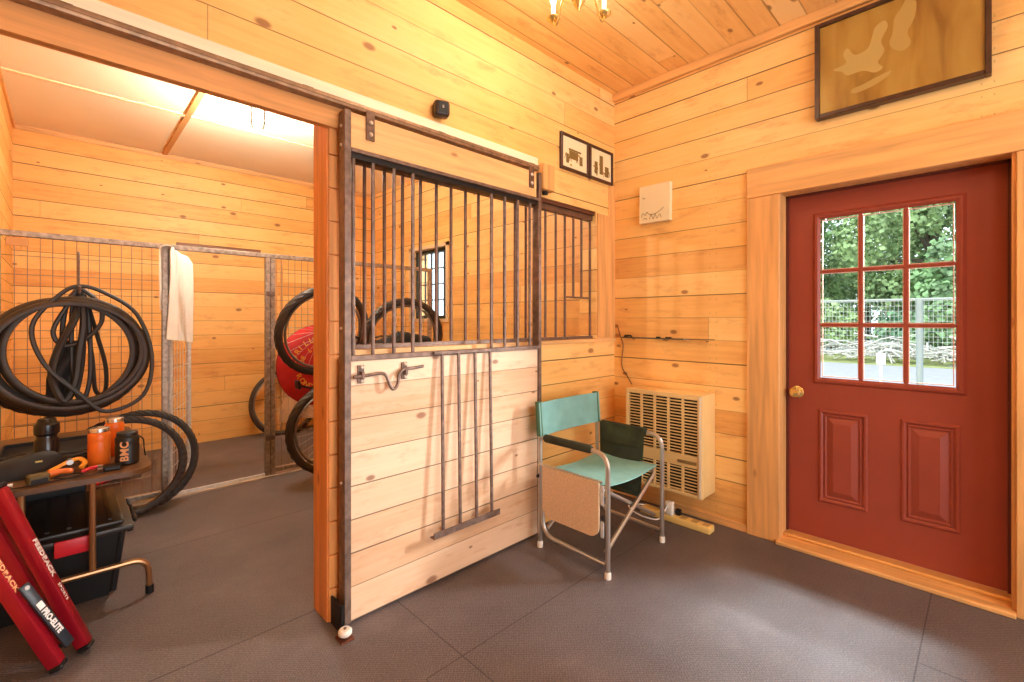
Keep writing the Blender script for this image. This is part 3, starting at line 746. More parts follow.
# ---- things on the right wall
t = thing('wall_plaque', 'cream square plaque with a sketched drawing, hung beside the two small pictures', 'plaque', (2.94, 1.61, 1.962))
MB().obox((2.952, 1.61, 2.095), (0.034, 0.232, 0.262), Matrix.Rotation(0.012, 3, 'X'), bev=0.003).build('board', M_paper, t)
m = MB(); xx = 2.933
for pts in ([(1.83, 2.12), (1.82, 2.145), (1.80, 2.13), (1.79, 2.15), (1.775, 2.135), (1.74, 2.13), (1.71, 2.14), (1.69, 2.15), (1.675, 2.165)],
            [(1.815, 2.105), (1.80, 2.112), (1.79, 2.10)], [(1.77, 2.10), (1.76, 2.13), (1.745, 2.10), (1.73, 2.13), (1.72, 2.10), (1.70, 2.125), (1.69, 2.10)],
            [(1.82, 2.25), (1.815, 2.24), (1.80, 2.243)]):
    m.tube(smoothpath([(xx + 0.0012, (a - 1.738) * 1.08 + 1.61, (b - 2.20) * 1.08 + 2.095) for a, b in pts], 4), 0.0016, 4)
m.build('drawn_line', M_ink, t)

t = thing('wall_rod', 'long thin black and brown rod lying on pegs above the heater', 'rod', (2.94, 1.54, 1.16))
MB().tube([(2.945, 1.875, 1.158), (2.945, 1.40, 1.157)], 0.0052, 8).build('shaft', simple('grey_green_rod', (92, 82, 60), 0.4), t)
MB().tube([(2.945, 1.36, 1.157), (2.945, 1.20, 1.160)], [0.005, 0.003], 8).build('tip', simple('brown_rod', (128, 92, 52), 0.5), t)
MB().tube([(2.945, 1.40, 1.157), (2.945, 1.36, 1.157)], 0.0065, 8).build('ferrule', M_silver, t)
m = MB(); m.box(2.940, 2.95, 1.49, 1.53, 1.160, 1.170); m.build('reel_fitting', M_black, t)
m = MB(); m.box(2.940, 2.95, 1.57, 1.60, 1.160, 1.170); m.build('reel_fitting', M_black, t)
m = MB(); m.tube([(2.945, 1.855, 1.165), (2.943, 1.80, 1.172), (2.943, 1.79, 1.165)], 0.006, 6); m.box(2.938, 2.95, 1.80, 1.85, 1.165, 1.178, bev=0.002)
m.build('reel_fitting', M_black, t)
many('peg', M_steel2, t, [lambda q, y=y: q.tube([(XR, y, 1.148), (2.935, y, 1.148)], 0.003, 6) for y in (1.78, 1.25)])
tag(MB().tube(smoothpath([(2.962, 1.925, 1.25), (2.962, 1.90, 1.17), (2.962, 1.875, 1.10), (2.962, 1.885, 1.0), (2.962, 1.88, 0.93), (2.962, 1.83, 0.86), (2.94, 1.79, 0.823)], 6), 0.0035, 6).build('heater_cable', simple('brown_cable', (104, 58, 30), 0.5), org=(2.96, 1.88, 0.9)), 'thin brown cable running down the corner to the wall heater', 'cable')

# big framed picture
t = thing('framed_picture', 'large brown framed glass picture high above the red door', 'picture', (2.93, 0.322, 2.37))
py0, py1, pz0, pz1 = -0.012, 0.655, 2.370, 2.880
m = MB()
for q in ((py0, py0 + 0.022, pz0, pz1), (py1 - 0.022, py1, pz0, pz1), (py0 + 0.022, py1 - 0.022, pz0, pz0 + 0.022), (py0 + 0.022, py1 - 0.022, pz1 - 0.022, pz1)): m.box(2.918, XR - 0.002, *q, bev=0.003)
m.build('frame', M_dkwood, t)
def pic_mat():
    m, nt, b = new_mat('sepia_picture'); T = NT(nt)
    tc = T.n('ShaderNodeTexCoord'); mp = T.n('ShaderNodeMapping'); mp.inputs['Scale'].default_value = (1, 9.0, 2.2); mp.inputs['Location'].default_value = (0, 1.3, 0.4)
    T.lk(tc.outputs['Object'], mp.inputs[0])
    n = T.n('ShaderNodeTexNoise'); n.inputs['Scale'].default_value = 1.2; n.inputs['Detail'].default_value = 3; n.inputs['Distortion'].default_value = 0.5
    T.lk(mp.outputs[0], n.inputs['Vector'])
    T.lk(T.ramp(n.outputs[0], [(0.30, lin((178, 112, 50))), (0.5, lin((214, 148, 70))), (0.70, lin((228, 166, 86)))]), b.inputs['Base Color'])
    b.inputs['Roughness'].default_value = 0.12; b.inputs['Coat Weight'].default_value = 0.8
    return m
m = MB(); m.box(2.932, 2.938, py0 + 0.02, py1 - 0.02, pz0 + 0.02, pz1 - 0.02); pp = m.build('picture_print', pic_mat(), t)
def yz(a, b, x): return (x, py1 - 0.02 - 0.627 * a, pz0 + 0.02 + 0.47 * b)
def silhouette(pts, x0, name, mat):
    P2 = [(p[1], p[2]) for p in smoothpath([yz(a, b, 0) for a, b in pts], 4, closed=True)]
    MB().prism(P2, lambda a, b: (x0, a, b), lambda a, b: (x0 + 0.0012, a, b)).build(name, mat, pp)
silhouette([(.16, .42), (.20, .36), (.30, .36), (.38, .30), (.43, .33), (.40, .40), (.44, .50), (.42, .62), (.46, .74), (.44, .82), (.38, .78), (.36, .68), (.33, .58), (.25, .56), (.20, .66), (.17, .60), (.19, .50), (.10, .47)], 2.9306, 'painted_horse', simple('pale_sepia_paint', (238, 186, 110), 0.6))
silhouette([(.50, .48), (.56, .44), (.60, .50), (.58, .62), (.62, .74), (.63, .90), (.58, .97), (.54, .88), (.50, .80), (.49, .66), (.47, .56)], 2.9307, 'painted_rider', simple('mid_sepia_paint', (230, 174, 98), 0.6))
silhouette([(.24, .14), (.36, .16), (.46, .22), (.48, .27), (.40, .25), (.30, .21), (.23, .19)], 2.9308, 'painted_ground', simple('mid_sepia_paint', (230, 174, 98), 0.6))
MB().box(2.9262, 2.9275, py0 + 0.02, py1 - 0.02, pz0 + 0.02, pz1 - 0.02).build('picture_glass', M_glass, t)

PX = (2.328, 2.632, 2.280, 2.522, 2.640, 2.928)
# two small pictures on the stall wall
def smallpic(x0, x1, z0, z1, label, seed, trees):
    t = thing('small_picture', label, 'picture', ((x0 + x1) / 2, 1.945, z0), group='small dark framed pictures in the corner')
    m = MB(); f = 0.020
    for q in ((x0, x0 + f, z0, z1), (x1 - f, x1, z0, z1), (x0 + f, x1 - f, z0, z0 + f), (x0 + f, x1 - f, z1 - f, z1)): m.box(q[0], q[1], 1.935, YS0, q[2], q[3], bev=0.003)
    m.build('frame', simple('dark_chocolate_frame', (66, 34, 22), 0.3), t)
    m = MB(); m.box(x0 + f - .002, x1 - f + .002, 1.945, 1.950, z0 + f - .002, z1 - f + .002); pr = m.build('print', M_paper, t)
    rr = random.Random(seed); W = x1 - x0 - 2 * f; Hh = z1 - z0 - 2 * f
    P = lambda a, b: (x0 + f + W * a, 1.9445, z0 + f + Hh * b)
    m = MB()
    for (a, b, ww, hh) in trees: m.box(P(a - ww / 2, 0)[0], P(a + ww / 2, 0)[0], 1.943, 1.9449, P(0, b - hh / 2)[2], P(0, b + hh / 2)[2])
    for k in range(5):
        a = rr.uniform(.08, .85); b = rr.uniform(.1, .3)
        m.tube(smoothpath([P(a, b), P(a + .04, b + rr.uniform(.1, .3)), P(a + .09, b + .02)], 4), 0.0022, 5)
    m.build('printed_scene', simple('sepia_scene_ink', (124, 98, 44), 0.7), pr)
    m = MB()
    for k in range(6):
        a = rr.uniform(.1, .9); b = rr.uniform(.1, .55); m.ball(P(a, b), 0.008, (1.2, 0.12, rr.uniform(.6, 1.2)), u=8, v=6)
    m.build('printed_foliage', simple('ochre_scene_ink', (180, 140, 66), 0.7), pr)
smallpic(PX[0], PX[1], PX[2], PX[3], 'small dark framed picture of a cabin scene, left one of the corner pair', 3, [(.45, .45, .36, .26), (.5, .62, .5, .06), (.75, .35, .12, .3), (.2, .3, .1, .3)])
smallpic(PX[4], PX[5], PX[2], PX[3], 'small dark framed picture of standing figures, right one touching the corner', 8, [(.25, .35, .14, .42), (.5, .5, .16, .66), (.78, .32, .18, .36)])

# small black camera on the stall wall
t = thing('wall_sensor', 'small black motion sensor mounted above the door track', 'sensor', (1.37, 1.93, 2.345))
m = MB(); m.lathe([(0.020, 0), (0.020, 0.014)], (1.365, YS0, 2.345), 16, Ry); m.build('mount', M_black, t)
Rc = Matrix.Rotation(-0.35, 3, 'Z')
m = MB(); m.obox((1.365, 1.918, 2.345), (0.080, 0.062, 0.080), Rc, bev=0.018, seg=4); sc_ = m.build('housing', simple('charcoal_plastic', (60, 44, 36), 0.4), t)
m = MB(); m.obox(Vector((1.365, 1.918, 2.345)) + Rc @ Vector((0.002, -0.0315, 0)), (0.048, 0.003, 0.054), Rc, bev=0.001); m.build('lens_face', M_black, t)
m = MB(); m.obox(Vector((1.365, 1.918, 2.345)) + Rc @ Vector((0.002, -0.034, 0.003)), (0.008, 0.002, 0.014), Rc); m.build('indicator', M_galv, t)

# ---- chandelier
CHX, CHY, CHZ = 1.60, 1.235, 2.622
t = thing('chandelier', 'brass chandelier with candle arms hanging from the board ceiling', 'chandelier', (CHX, CHY, CHZ))
m = MB(); m.lathe([(0.003, 0), (0.010, 0.012), (0.022, 0.03), (0.030, 0.05), (0.026, 0.075), (0.012, 0.095), (0.010, 0.13), (0.022, 0.15), (0.026, 0.18), (0.012, 0.205), (0.008, 0.25), (0.008, 0.29), (0.05, 0.32), (0.055, 0.347)], (CHX, CHY, CHZ), 20)
m.build('stem', M_brass, t)
m = MB(); m.ball((CHX, CHY, CHZ + 0.055), 0.032, (1, 1, 0.8)); m.build('ruby_bowl', simple('rose_copper_bowl', (200, 110, 80), 0.2, 0.8), t)
for k in range(5):
    a = math.atan2(CHY, CHX) + 2 * PI * (k + 0.5) / 5
    d = Vector((math.cos(a), math.sin(a), 0)); C0 = Vector((CHX, CHY, CHZ))
    P = lambda r, z: C0 + d * r + Vector((0, 0, z))
    m = MB(); m.tube(smoothpath([P(0.012, 0.12), P(0.05, 0.165), P(0.10, 0.15), P(0.14, 0.09), P(0.165, 0.046), P(0.185, 0.042), P(0.20, 0.07)], 7), 0.0055, 8)
    arm = m.build('arm', M_brass, t)
    q = P(0.20, 0.068)
    m = MB(); m.lathe([(0.006, 0), (0.020, 0.004), (0.032, 0.014), (0.033, 0.017), (0.014, 0.014), (0.012, 0.03)], q, 18); m.build('drip_pan', M_brass, arm)
    m = MB(); m.lathe([(0.0105, 0.018), (0.0105, 0.08)], q, 14); m.build('candle_sleeve', simple('warm_white_candle', (250, 240, 220), 0.5, emit=(255, 236, 205), estr=0.5), arm)
    m = MB(); m.lathe([(0.006, 0.08), (0.014, 0.092), (0.015, 0.106), (0.009, 0.124), (0.002, 0.136)], q, 12); m.build('bulb', simple('lit_bulb', (255, 240, 215), 0.4, emit=(255, 226, 180), estr=12), arm)
    L = bpy.data.lights.new('candle_light', 'POINT'); L.energy = CHANDELIER_W; L.color = (1.0, 0.91, 0.78); L.shadow_soft_size = 0.05
    lo = bpy.data.objects.new('candle_light', L); COL.objects.link(lo); lo.location = q + Vector((0, 0, 0.15)) + d * 0.02

# ---- jar lamp on the stall ceiling
LX, LY = 1.06, 3.87
t = thing('jar_lamp', 'lit glass jar lamp on the cream ceiling of the stall', 'lamp', (LX, LY, H - 0.02))
MB().lathe([(0.065, -0.001), (0.065, -0.015), (0.045, -0.035), (0.045, -0.05)], (LX, LY, H - 0.02), 20).build('socket_base', M_white, t)
MB().lathe([(0.043, -0.05), (0.050, -0.06), (0.050, -0.17), (0.042, -0.20), (0.012, -0.212)], (LX, LY, H - 0.02), 20).build('glass_jar', M_jar, t)
MB().lathe([(0.012, -0.05), (0.030, -0.09), (0.032, -0.12), (0.020, -0.145), (0.003, -0.152)], (LX, LY, H - 0.02), 16).build('bulb', simple('lit_stall_bulb', (255, 250, 240), 0.4, emit=(255, 246, 232), estr=25), t)
m = MB()
for k in range(6): m.tube([(LX + 0.053 * math.cos(k * PI / 3), LY + 0.053 * math.sin(k * PI / 3), H - 0.07), (LX + 0.053 * math.cos(k * PI / 3), LY + 0.053 * math.sin(k * PI / 3), H - 0.17)], 0.002, 5)
m.tube([(LX + 0.053 * math.cos(k * PI / 8), LY + 0.053 * math.sin(k * PI / 8), H - 0.17) for k in range(16)], 0.002, 5, closed=True)
m.build('guard_cage', M_galv, t)
L = bpy.data.lights.new('stall_lamp_light', 'POINT'); L.energy = STALL_LAMP_W; L.color = (1.0, 0.92, 0.80); L.shadow_soft_size = 0.06
lo = bpy.data.objects.new('stall_lamp_light', L); COL.objects.link(lo); lo.location = (LX, LY, H - 0.34)

# ================================================================ STALL: mesh fence, gate
FY = 4.12
def mesh_panel(x0, x1, z0, z1, y, dx=0.0545, dz=0.115, r=0.0019, vx=None, name='wire_mesh', parent=None, P=None, mat=None):
    P = P or (lambda x, z: (x, y, z))
    m = MB(); n = int(round((x1 - x0) / dx)); d = (x1 - x0) / n
    for k in range(1, n): m.tube([P(x0 + k * d, z0), P(x0 + k * d, z1)], r, 4)
    n = int(round((z1 - z0) / dz)); d = (z1 - z0) / n
    for k in range(1, n): m.tube([P(x0, z0 + k * d), P(x1, z0 + k * d)], r, 4)
    return m.build(name, mat or M_wire, parent, smooth=0)
t = thing('wire_mesh_fence', 'galvanised wire mesh fence across the back of the stall', 'fence', (1.2, FY, 0.012))
m = MB(); m.box(-0.309, 2.80, FY - 0.019, FY + 0.019, 1.795, 1.830, bev=0.003); m.build('top_rail', M_galv, t)
m = MB(); m.box(-0.309, 0.50, FY - 0.019, FY + 0.019, 0.03, 0.065, bev=0.003); m.box(1.24, 2.76, FY - 0.019, FY + 0.019, 0.03, 0.065, bev=0.003); m.build('bottom_rail', M_galv, t)
for x in (-0.288, 0.522, 1.200, 1.238, 2.78):
    MB().box(x - 0.018, x + 0.018, FY - 0.018, FY + 0.018, 0.012, 1.795, bev=0.003).build('post', M_galv, t)
mesh_panel(-0.27, 0.504, 0.065, 1.795, FY, parent=t); mesh_panel(1.256, 2.76, 0.065, 1.795, FY, parent=t)
m = MB(); m.box(0.54, 1.182, FY - 0.012, FY + 0.012, 0.012, 0.030); m.build('threshold_bar', M_galvb, t)
many('hinge', M_steel, t, [lambda q, z=z: q.box(1.186, 1.252, FY - 0.026, FY - 0.018, z - 0.02, z + 0.02, bev=0.002) for z in (0.32, 1.5)])
o = MB().box(-0.25, -0.155, FY - 0.027, FY - 0.02, 1.735, 1.785, bev=0.002).build('tag_plate', simple('stamped_bronze_plate', (196, 142, 84), 0.4, 0.4), t)
# gate leaf swung away
th = math.radians(70); gx, gy = 0.552, FY + 0.03
G = lambda s, z: (gx + s * math.cos(th), gy + s * math.sin(th), z)
t = thing('mesh_gate', 'bright galvanised mesh gate standing open behind the white towel', 'gate', (gx, gy, 0.05))
m = MB()
for s in (0.018, 0.622): m.tube([G(s, 0.06), G(s, 1.78)], 0.017, 8)
for z in (0.06, 1.78): m.tube([G(0.018, z), G(0.622, z)], 0.0165, 8)
m.build('gate_frame', M_galvb, t)
mesh_panel(0.035, 0.605, 0.08, 1.76, 0, dx=0.1, dz=0.105, r=0.0025, P=G, parent=t, mat=M_galvb)
MB().box(0.70, 0.735, gy + 0.33, gy + 0.345, 1.1, 1.13).build('latch_pin', M_steel, t) if False else None
# towel over the gate top
def towel(u, v):
    s = -0.10 + 0.62 * u; L = 0.68
    w_ = 0.018 * math.sin(u * 9 + 1) * min(1, v * 3) + 0.012 * math.sin(u * 17 + v * 3)
    p = Vector(G(s, 0)); nrm = Vector((math.sin(th), -math.cos(th), 0))
    if v < 0.44:
        t_ = (0.44 - v) / 0.44; z = 1.805 - 0.66 * t_ - 0.03 * u; off = (0.045 + 0.01 * t_) * min(1.0, 0.1 + u * 5) + w_ * 0.9
    elif v < 0.56:
        a = (v - 0.44) / 0.12 * PI; off = 0.032 * math.cos(a) + w_ * 0.4; z = 1.805 + 0.012 * math.sin(a)
    else:
        t_ = (v - 0.56) / 0.44; z = 1.805 - 0.45 * t_; off = -0.032 - 0.005 * t_
    p = p + nrm * off + Vector((math.cos(th), math.sin(th), 0)) * (0.02 * math.sin(v * 7))
    return (p.x, p.y, z - 0.02 * u)
tag(MB().grid(towel, 26, 40, 0.006).build('towel', M_towel, org=(gx + 0.1, gy + 0.25, 1.2)), 'white towel draped over the top of the open mesh gate', 'towel')

# ================================================================ tyres
def tyre_mb(R, r, knob=0, sx=1.0, sz=1.0, n=72, pull=0.0, seed=0):
    """tyre standing in the local XZ plane; pull squeezes it pear-like as it hangs from its top"""
    m = MB(); rr = random.Random(seed); ph = rr.uniform(0, 6); NR = 12
    rings = []
    for i in range(n):
        a = 2 * PI * i / n
        R2 = R * (1 + 0.012 * math.sin(2 * a + ph))
        c = Vector((R2 * math.cos(a) * sx, 0, R2 * math.sin(a) * sz))
        if pull and c.z > 0: c.x *= 1 - pull * (c.z / R) ** 2
        d = Vector((math.cos(a), 0, math.sin(a)))
        ring = []
        for k in range(NR):
            b = 2 * PI * k / NR
            q = r
            if math.cos(b) < -0.55: q = r * 0.55           # open bead side
            if knob and math.cos(b) > 0.2 and (i + k) % 2 == 0: q = r * (1 + knob)
            ring.append(m.bm.verts.new(c + d * (math.cos(b) * q) + Vector((0, math.sin(b) * q, 0))))
        rings.append(ring)
    for i in range(n):
        A = rings[i]; B = rings[(i + 1) % n]
        for k in range(NR): m.bm.faces.new((A[k], A[(k + 1) % NR], B[(k + 1) % NR], B[k]))
    return m
M_tyre = simple('dusty_tyre_rubber', (40, 33, 28), 0.55, var=0.25, scale=25, bump=0.4, bscale=90)
M_tyre2 = simple('brown_black_tyre_rubber', (54, 42, 33), 0.5, var=0.25, scale=25)
def tyre(loc, R, r, label, knob=0, rot=(0, 0, 0), mat=None, group=None, **k):
    o = tyre_mb(R, r, knob, **k).build('spare_tyre', mat or M_tyre, smooth=0 if knob else 40)
    o.location = loc; o.rotation_euler = rot
    return tag(o, label, 'tyre', group)
# bundle hanging on a hook on the fence
HKX = 0.07
t = thing('tyre_hook', 'dark hanging rod hooked on the mesh above the tyre bundle', 'hook', (HKX, 4.06, 1.45))
m = MB(); m.tube([(HKX, FY - 0.004, 1.725), (HKX, 4.085, 1.72), (HKX, 4.075, 1.70), (HKX, 4.06, 1.48), (HKX, 3.98, 1.455), (HKX, 3.84, 1.455), (HKX, 3.815, 1.49)], 0.007, 8); m.build('rod', M_steel, t)
m = MB(); m.tube([(HKX + .028 * math.cos(a), 3.92 + .02 * math.sin(a), 1.462 + .028 * math.sin(a)) for a in [k * PI / 8 for k in range(16)]], 0.004, 6, closed=True); m.build('tie_wrap', M_steel, t)
gb = 'tyres hanging in the bundle on the mesh fence'
tyre((HKX - 0.06, 4.01, 1.055), 0.335, 0.032, 'hanging tyre at the very back of the bundle, widest to the left', 0.14, (0.03, 0.0, 0.06), group=gb, seed=1, sx=1.08)
tyre((HKX - 0.03, 3.975, 1.070), 0.325, 0.031, 'hanging knobbly tyre second from the fence in the bundle', 0.12, (0.0, 0.06, 0.03), group=gb, seed=9, sx=1.04)
tyre((HKX - 0.04, 3.935, 1.060), 0.330, 0.033, 'hanging tyre with a worn tread edge, wide on the bundle right', 0.10, (-0.04, 0.05, -0.05), group=gb, seed=2, sx=1.05)
tyre((HKX - 0.07, 3.895, 1.075), 0.322, 0.030, 'hanging slick tyre in the middle of the bundle', 0, (0.02, -0.05, 0.02), M_tyre2, gb, seed=3, sx=1.0)
tyre((HKX - 0.01, 3.865, 1.095), 0.305, 0.028, 'hanging slick tyre second from the front of the bundle', 0, (0.0, 0.10, -0.03), M_tyre2, gb, seed=5, sx=1.02)
tyre((HKX - 0.03, 3.835, 1.070), 0.328, 0.026, 'hanging slick tyre nearest the front of the bundle', 0, (-0.02, 0.04, 0.03), M_tyre2, gb, seed=4, sx=1.04, sz=0.97)
def loop(pts, r, label, mat=None, name='inner_tube', grp='inner tubes hanging inside the tyre bundle'):
    P = smoothpath([(HKX + a, b, c) for a, b, c in pts], 6, closed=True)
    o = MB().tube(P, r, 7, closed=True).build(name, mat or M_tube, org=(HKX, pts[0][1], min(p[2] for p in pts)))
    return tag(o, label, 'inner tube', grp)
tops = lambda y: (0.0, y, 1.475)
loop([(0.0, 3.83, 1.49), (-0.09, 3.83, 1.43), (-0.20, 3.82, 1.25), (-0.15, 3.81, 1.03), (0.0, 3.80, 0.84), (0.12, 3.80, 0.72), (0.30, 3.81, 0.80), (0.345, 3.82, 1.05), (0.27, 3.83, 1.32), (0.12, 3.83, 1.45)], 0.012, 'thin grey tube sweeping in a long curve across the bundle front')
loop([(-0.01, 3.885, 1.47), (-0.05, 3.88, 1.38), (-0.115, 3.875, 1.22), (-0.07, 3.875, 1.13), (0.03, 3.87, 1.17), (0.10, 3.875, 1.27), (0.095, 3.88, 1.38), (0.03, 3.885, 1.46)], 0.012, 'short black tube folded into a ring under the hook')
loop([(0.0, 3.93, 1.47), (-0.05, 3.93, 1.40), (-0.075, 3.93, 1.22), (-0.06, 3.93, 1.0), (-0.02, 3.93, 0.83), (0.012, 3.93, 1.0), (0.02, 3.93, 1.22), (0.012, 3.93, 1.40)], 0.013, 'black tube hanging straight at the left of the cluster')
loop([(0.0, 3.90, 1.46), (-0.03, 3.90, 1.38), (-0.035, 3.90, 1.1), (-0.02, 3.90, 0.86), (0.02, 3.90, 0.80), (0.05, 3.90, 0.95), (0.045, 3.90, 1.25), (0.02, 3.90, 1.40)], 0.012, 'black tube hanging straight in the middle of the cluster')
loop([(0.01, 3.955, 1.47), (0.04, 3.955, 1.38), (0.085, 3.955, 1.18), (0.125, 3.955, 0.98), (0.12, 3.955, 0.82), (0.075, 3.955, 0.84), (0.06, 3.955, 1.05), (0.025, 3.955, 1.32)], 0.012, 'black tube hanging at the right of the cluster')
loop([(0.0, 3.91, 1.45), (-0.02, 3.865, 1.30), (-0.09, 3.855, 1.12), (-0.12, 3.85, 0.95), (-0.07, 3.85, 0.80), (-0.02, 3.85, 0.90), (0.0, 3.855, 1.08), (0.02, 3.865, 1.28)], 0.020, 'fat folded black tube crossing in the centre of the bundle')
# black cloth scrap hanging in the cluster
def scrap(u, v):
    return (HKX - 0.085 + 0.09 * u - 0.07 * v + 0.01 * math.sin(v * 8), 3.915 + 0.012 * math.sin(u * 6 + v * 3), 1.16 - 0.34 * v)
tag(MB().grid(scrap, 8, 14, 0.01).build('rag', M_bag, org=(HKX, 3.91, 0.82)), 'black rag tucked between the hanging inner tubes', 'rag')
# two tyres standing behind the table
tyre((0.37, 3.975, 0.336), 0.305, 0.026, 'knobbly mountain tyre standing against the mesh fence, farther right of two', 0.22, (-0.10, 0, 0.0), group='knobbly tyres standing against the mesh fence', seed=6, n=96)
tyre((0.285, 3.88, 0.332), 0.30, 0.027, 'knobbly mountain tyre standing in front of its twin by the mesh fence', 0.22, (-0.07, 0, 0.03), group='knobbly tyres standing against the mesh fence', seed=7, n=96)

# ================================================================ bicycles
def wheel(parent, c, R=0.345, r=0.024, turn=0.0, name='wheel', knob=0.0):
    """wheel in local XZ plane about centre c"""
    Rz = Matrix.Rotation(turn, 3, 'Z'); C = Vector(c)
    m = tyre_mb(R, r, knob, n=64)
    bmesh.ops.transform(m.bm, matrix=Matrix.Translation(C) @ Rz.to_4x4(), verts=m.bm.verts[:])
    wt = m.build(name, M_tyre2, parent, smooth=0 if knob else 40)
    m = MB(); m.tube([C + Rz @ Vector(((R - r * 1.1) * math.cos(a), 0, (R - r * 1.1) * math.sin(a))) for a in [2 * PI * k / 48 for k in range(48)]], 0.010, 8, closed=True)
    m.build('rim', simple('silver_rim', (150, 145, 140), 0.3, 0.8), wt)
    m = MB()
    for k in range(28):
        a = 2 * PI * k / 28; s = 0.02 if k % 2 else -0.02; b = a + (0.5 if k % 4 < 2 else -0.5)
        m.tube([C + Rz @ Vector((0.018 * math.cos(b), s, 0.018 * math.sin(b))), C + Rz @ Vector(((R - 0.03) * math.cos(a), 0, (R - 0.03) * math.sin(a)))], 0.0011, 4)
    m.build('spokes', M_alu, wt, smooth=0)
    m = MB(); m.tube([C + Rz @ Vector((0, -0.045, 0)), C + Rz @ Vector((0, 0.045, 0))], 0.019, 12); m.build('hub', M_black, wt)
    return wt
def bicycle(label, fcol, knob=0.12, wb=1.05, R=0.345, r=0.026):
    t = thing('bicycle', label, 'bicycle', group=None, local=True)
    # local: rear wheel centre at origin height .345, front at x = 1.05; plane XZ
    kx = wb / 1.05; W0 = (0, 0, 0.345); W1 = (wb, 0, 0.345)
    wheel(t, W0, R, r, name='rear_wheel', knob=knob); wheel(t, W1, R, r, name='front_wheel', turn=0.25, knob=knob)
    fm = simple('bicycle_frame_paint_%d' % fcol[0], fcol, 0.3)
    BB = (0.42, 0, 0.29); ST = (0.28, 0, 0.78); HT = (0.86, 0, 0.80); HB = (0.90, 0, 0.68)
    m = MB(); m.tube([BB, ST], 0.016, 10); m.tube([ST, HT], 0.016, 10); m.tube([BB, HB], 0.019, 10); m.tube([HT, HB], 0.020, 10)
    for s in (-1, 1):
        m.tube([(0, 0.06 * s, 0.345), (0.30, 0.03 * s, 0.30), BB], 0.009, 8); m.tube([(0, 0.06 * s, 0.345), (0.25, 0.02 * s, 0.70), ST], 0.008, 8)
    m.build('frame', fm, t)
    m = MB()
    for s in (-1, 1): m.tube([(0.905, 0.03 * s, 0.665), (0.93, 0.055 * s, 0.62), (1.05, 0.06 * s, 0.345)], 0.012, 8)
    m.tube([(0.905, -0.035, 0.665), (0.905, 0.035, 0.665)], 0.014, 8); m.build('fork', M_black, t)
    m = MB(); m.tube([HT, (0.84, 0, 0.87), (0.90, 0, 0.89)], 0.014, 8)
    m.tube(smoothpath([(0.86, -0.33, 0.90), (0.90, -0.12, 0.885), (0.91, 0, 0.88), (0.90, 0.12, 0.885), (0.86, 0.33, 0.90)], 5), 0.012, 8); m.build('handlebar', M_black, t)
    m = MB(); m.tube([ST, (0.25, 0, 0.87)], 0.012, 8); sp_ = m.build('seat_post', M_black, t)
    m = MB(); m.tube([(0.13, 0, 0.90), (0.20, 0, 0.905), (0.30, 0, 0.895), (0.41, 0, 0.89)], [0.03, 0.062, 0.03, 0.012], 12, flat=0.45); m.build('saddle', M_black, t)
    m = MB()
    m.tube([(0.42 + 0.085 * math.cos(a), -0.05, 0.29 + 0.085 * math.sin(a)) for a in [2 * PI * k / 32 for k in range(32)]], 0.006, 6, closed=True)
    m.tube([(0.42, -0.06, 0.29), (0.42, 0.06, 0.29)], 0.018, 10); m.tube([(0.42, -0.065, 0.29), (0.50, -0.075, 0.14)], 0.009, 8); m.tube([(0.42, 0.065, 0.29), (0.34, 0.075, 0.44)], 0.009, 8)
    m.box(0.46, 0.55, -0.17, -0.08, 0.13, 0.15, bev=0.004); m.box(0.29, 0.38, 0.08, 0.17, 0.43, 0.45, bev=0.004)
    m.build('crank', M_black, t)
    for ch in t.children:
        if 'wheel' not in ch.name:
            for v_ in ch.data.vertices: v_.co.x *= kx
    return t
# 1: stood on its rear wheel against the mesh fence, just behind the post
b1 = bicycle('bicycle standing upright on one wheel behind the wooden post', (40, 38, 40), wb=0.80, R=0.342, r=0.034)
# local x -> world up (slightly leaning), local z -> world +x
R1 = Matrix(((-0.10, 0.0, 1.0), (0.0, -1.0, 0.0), (1.0, 0.0, 0.10))).normalized()
b1.matrix_world = Matrix.Translation((1.255, 3.75, 0.375 - 0.01)) @ R1.to_4x4()
# 2: likewise further along, wheel seen through the bars
b2 = bicycle('bicycle propped on end with its wheel seen through the sliding door bars', (28, 28, 30), wb=0.78, R=0.33, r=0.032)
xa = Vector((0.35, 0.0, 0.937)).normalized(); za = Vector((0.937, 0.0, -0.35)).normalized(); ya = za.cross(xa)
Rb = Matrix((xa, ya, za)).transposed()
b2.matrix_world = Matrix.Translation(Vector((2.036, 3.40, 1.115)) - Rb @ Vector((0.78, 0, 0.345))) @ Rb.to_4x4()
m = MB(); m.tube([(1.82, 3.44, 0.98), (1.87, 3.44, 1.02), (2.04, 3.44, 1.06), (2.24, 3.44, 1.04), (2.30, 3.44, 0.98)], [0.04, 0.12, 0.15, 0.13, 0.04], 14, flat=0.9)
hb_ = m.build('duffel_bag', M_bag, org=(2.05, 3.44, 0.85)); tag(hb_, 'black duffel bag hung inside the bicycle wheel, seen through the door bars', 'bag')
# 3: behind the fence, against the back wall
b3 = bicycle('bicycle leaning on the far back wall beyond the mesh fence', (70, 66, 64), knob=0)
b3.matrix_world = Matrix.Translation((1.80, 5.52, 0.003)) @ Matrix.Rotation(-0.12, 4, 'X')
def cloth3(u, v): return (1.72 + 0.36 * u + 0.02 * math.sin(v * 5), 5.40 + 0.03 * math.sin(u * 8 + v * 2), 0.62 - 0.46 * v + 0.05 * u * (1 - u))
tag(MB().grid(cloth3, 14, 12, 0.012).build('canvas_sheet', M_tan, org=(1.9, 5.4, 0.16)), 'tan canvas sheet hung over the bicycle by the back wall', 'cloth')

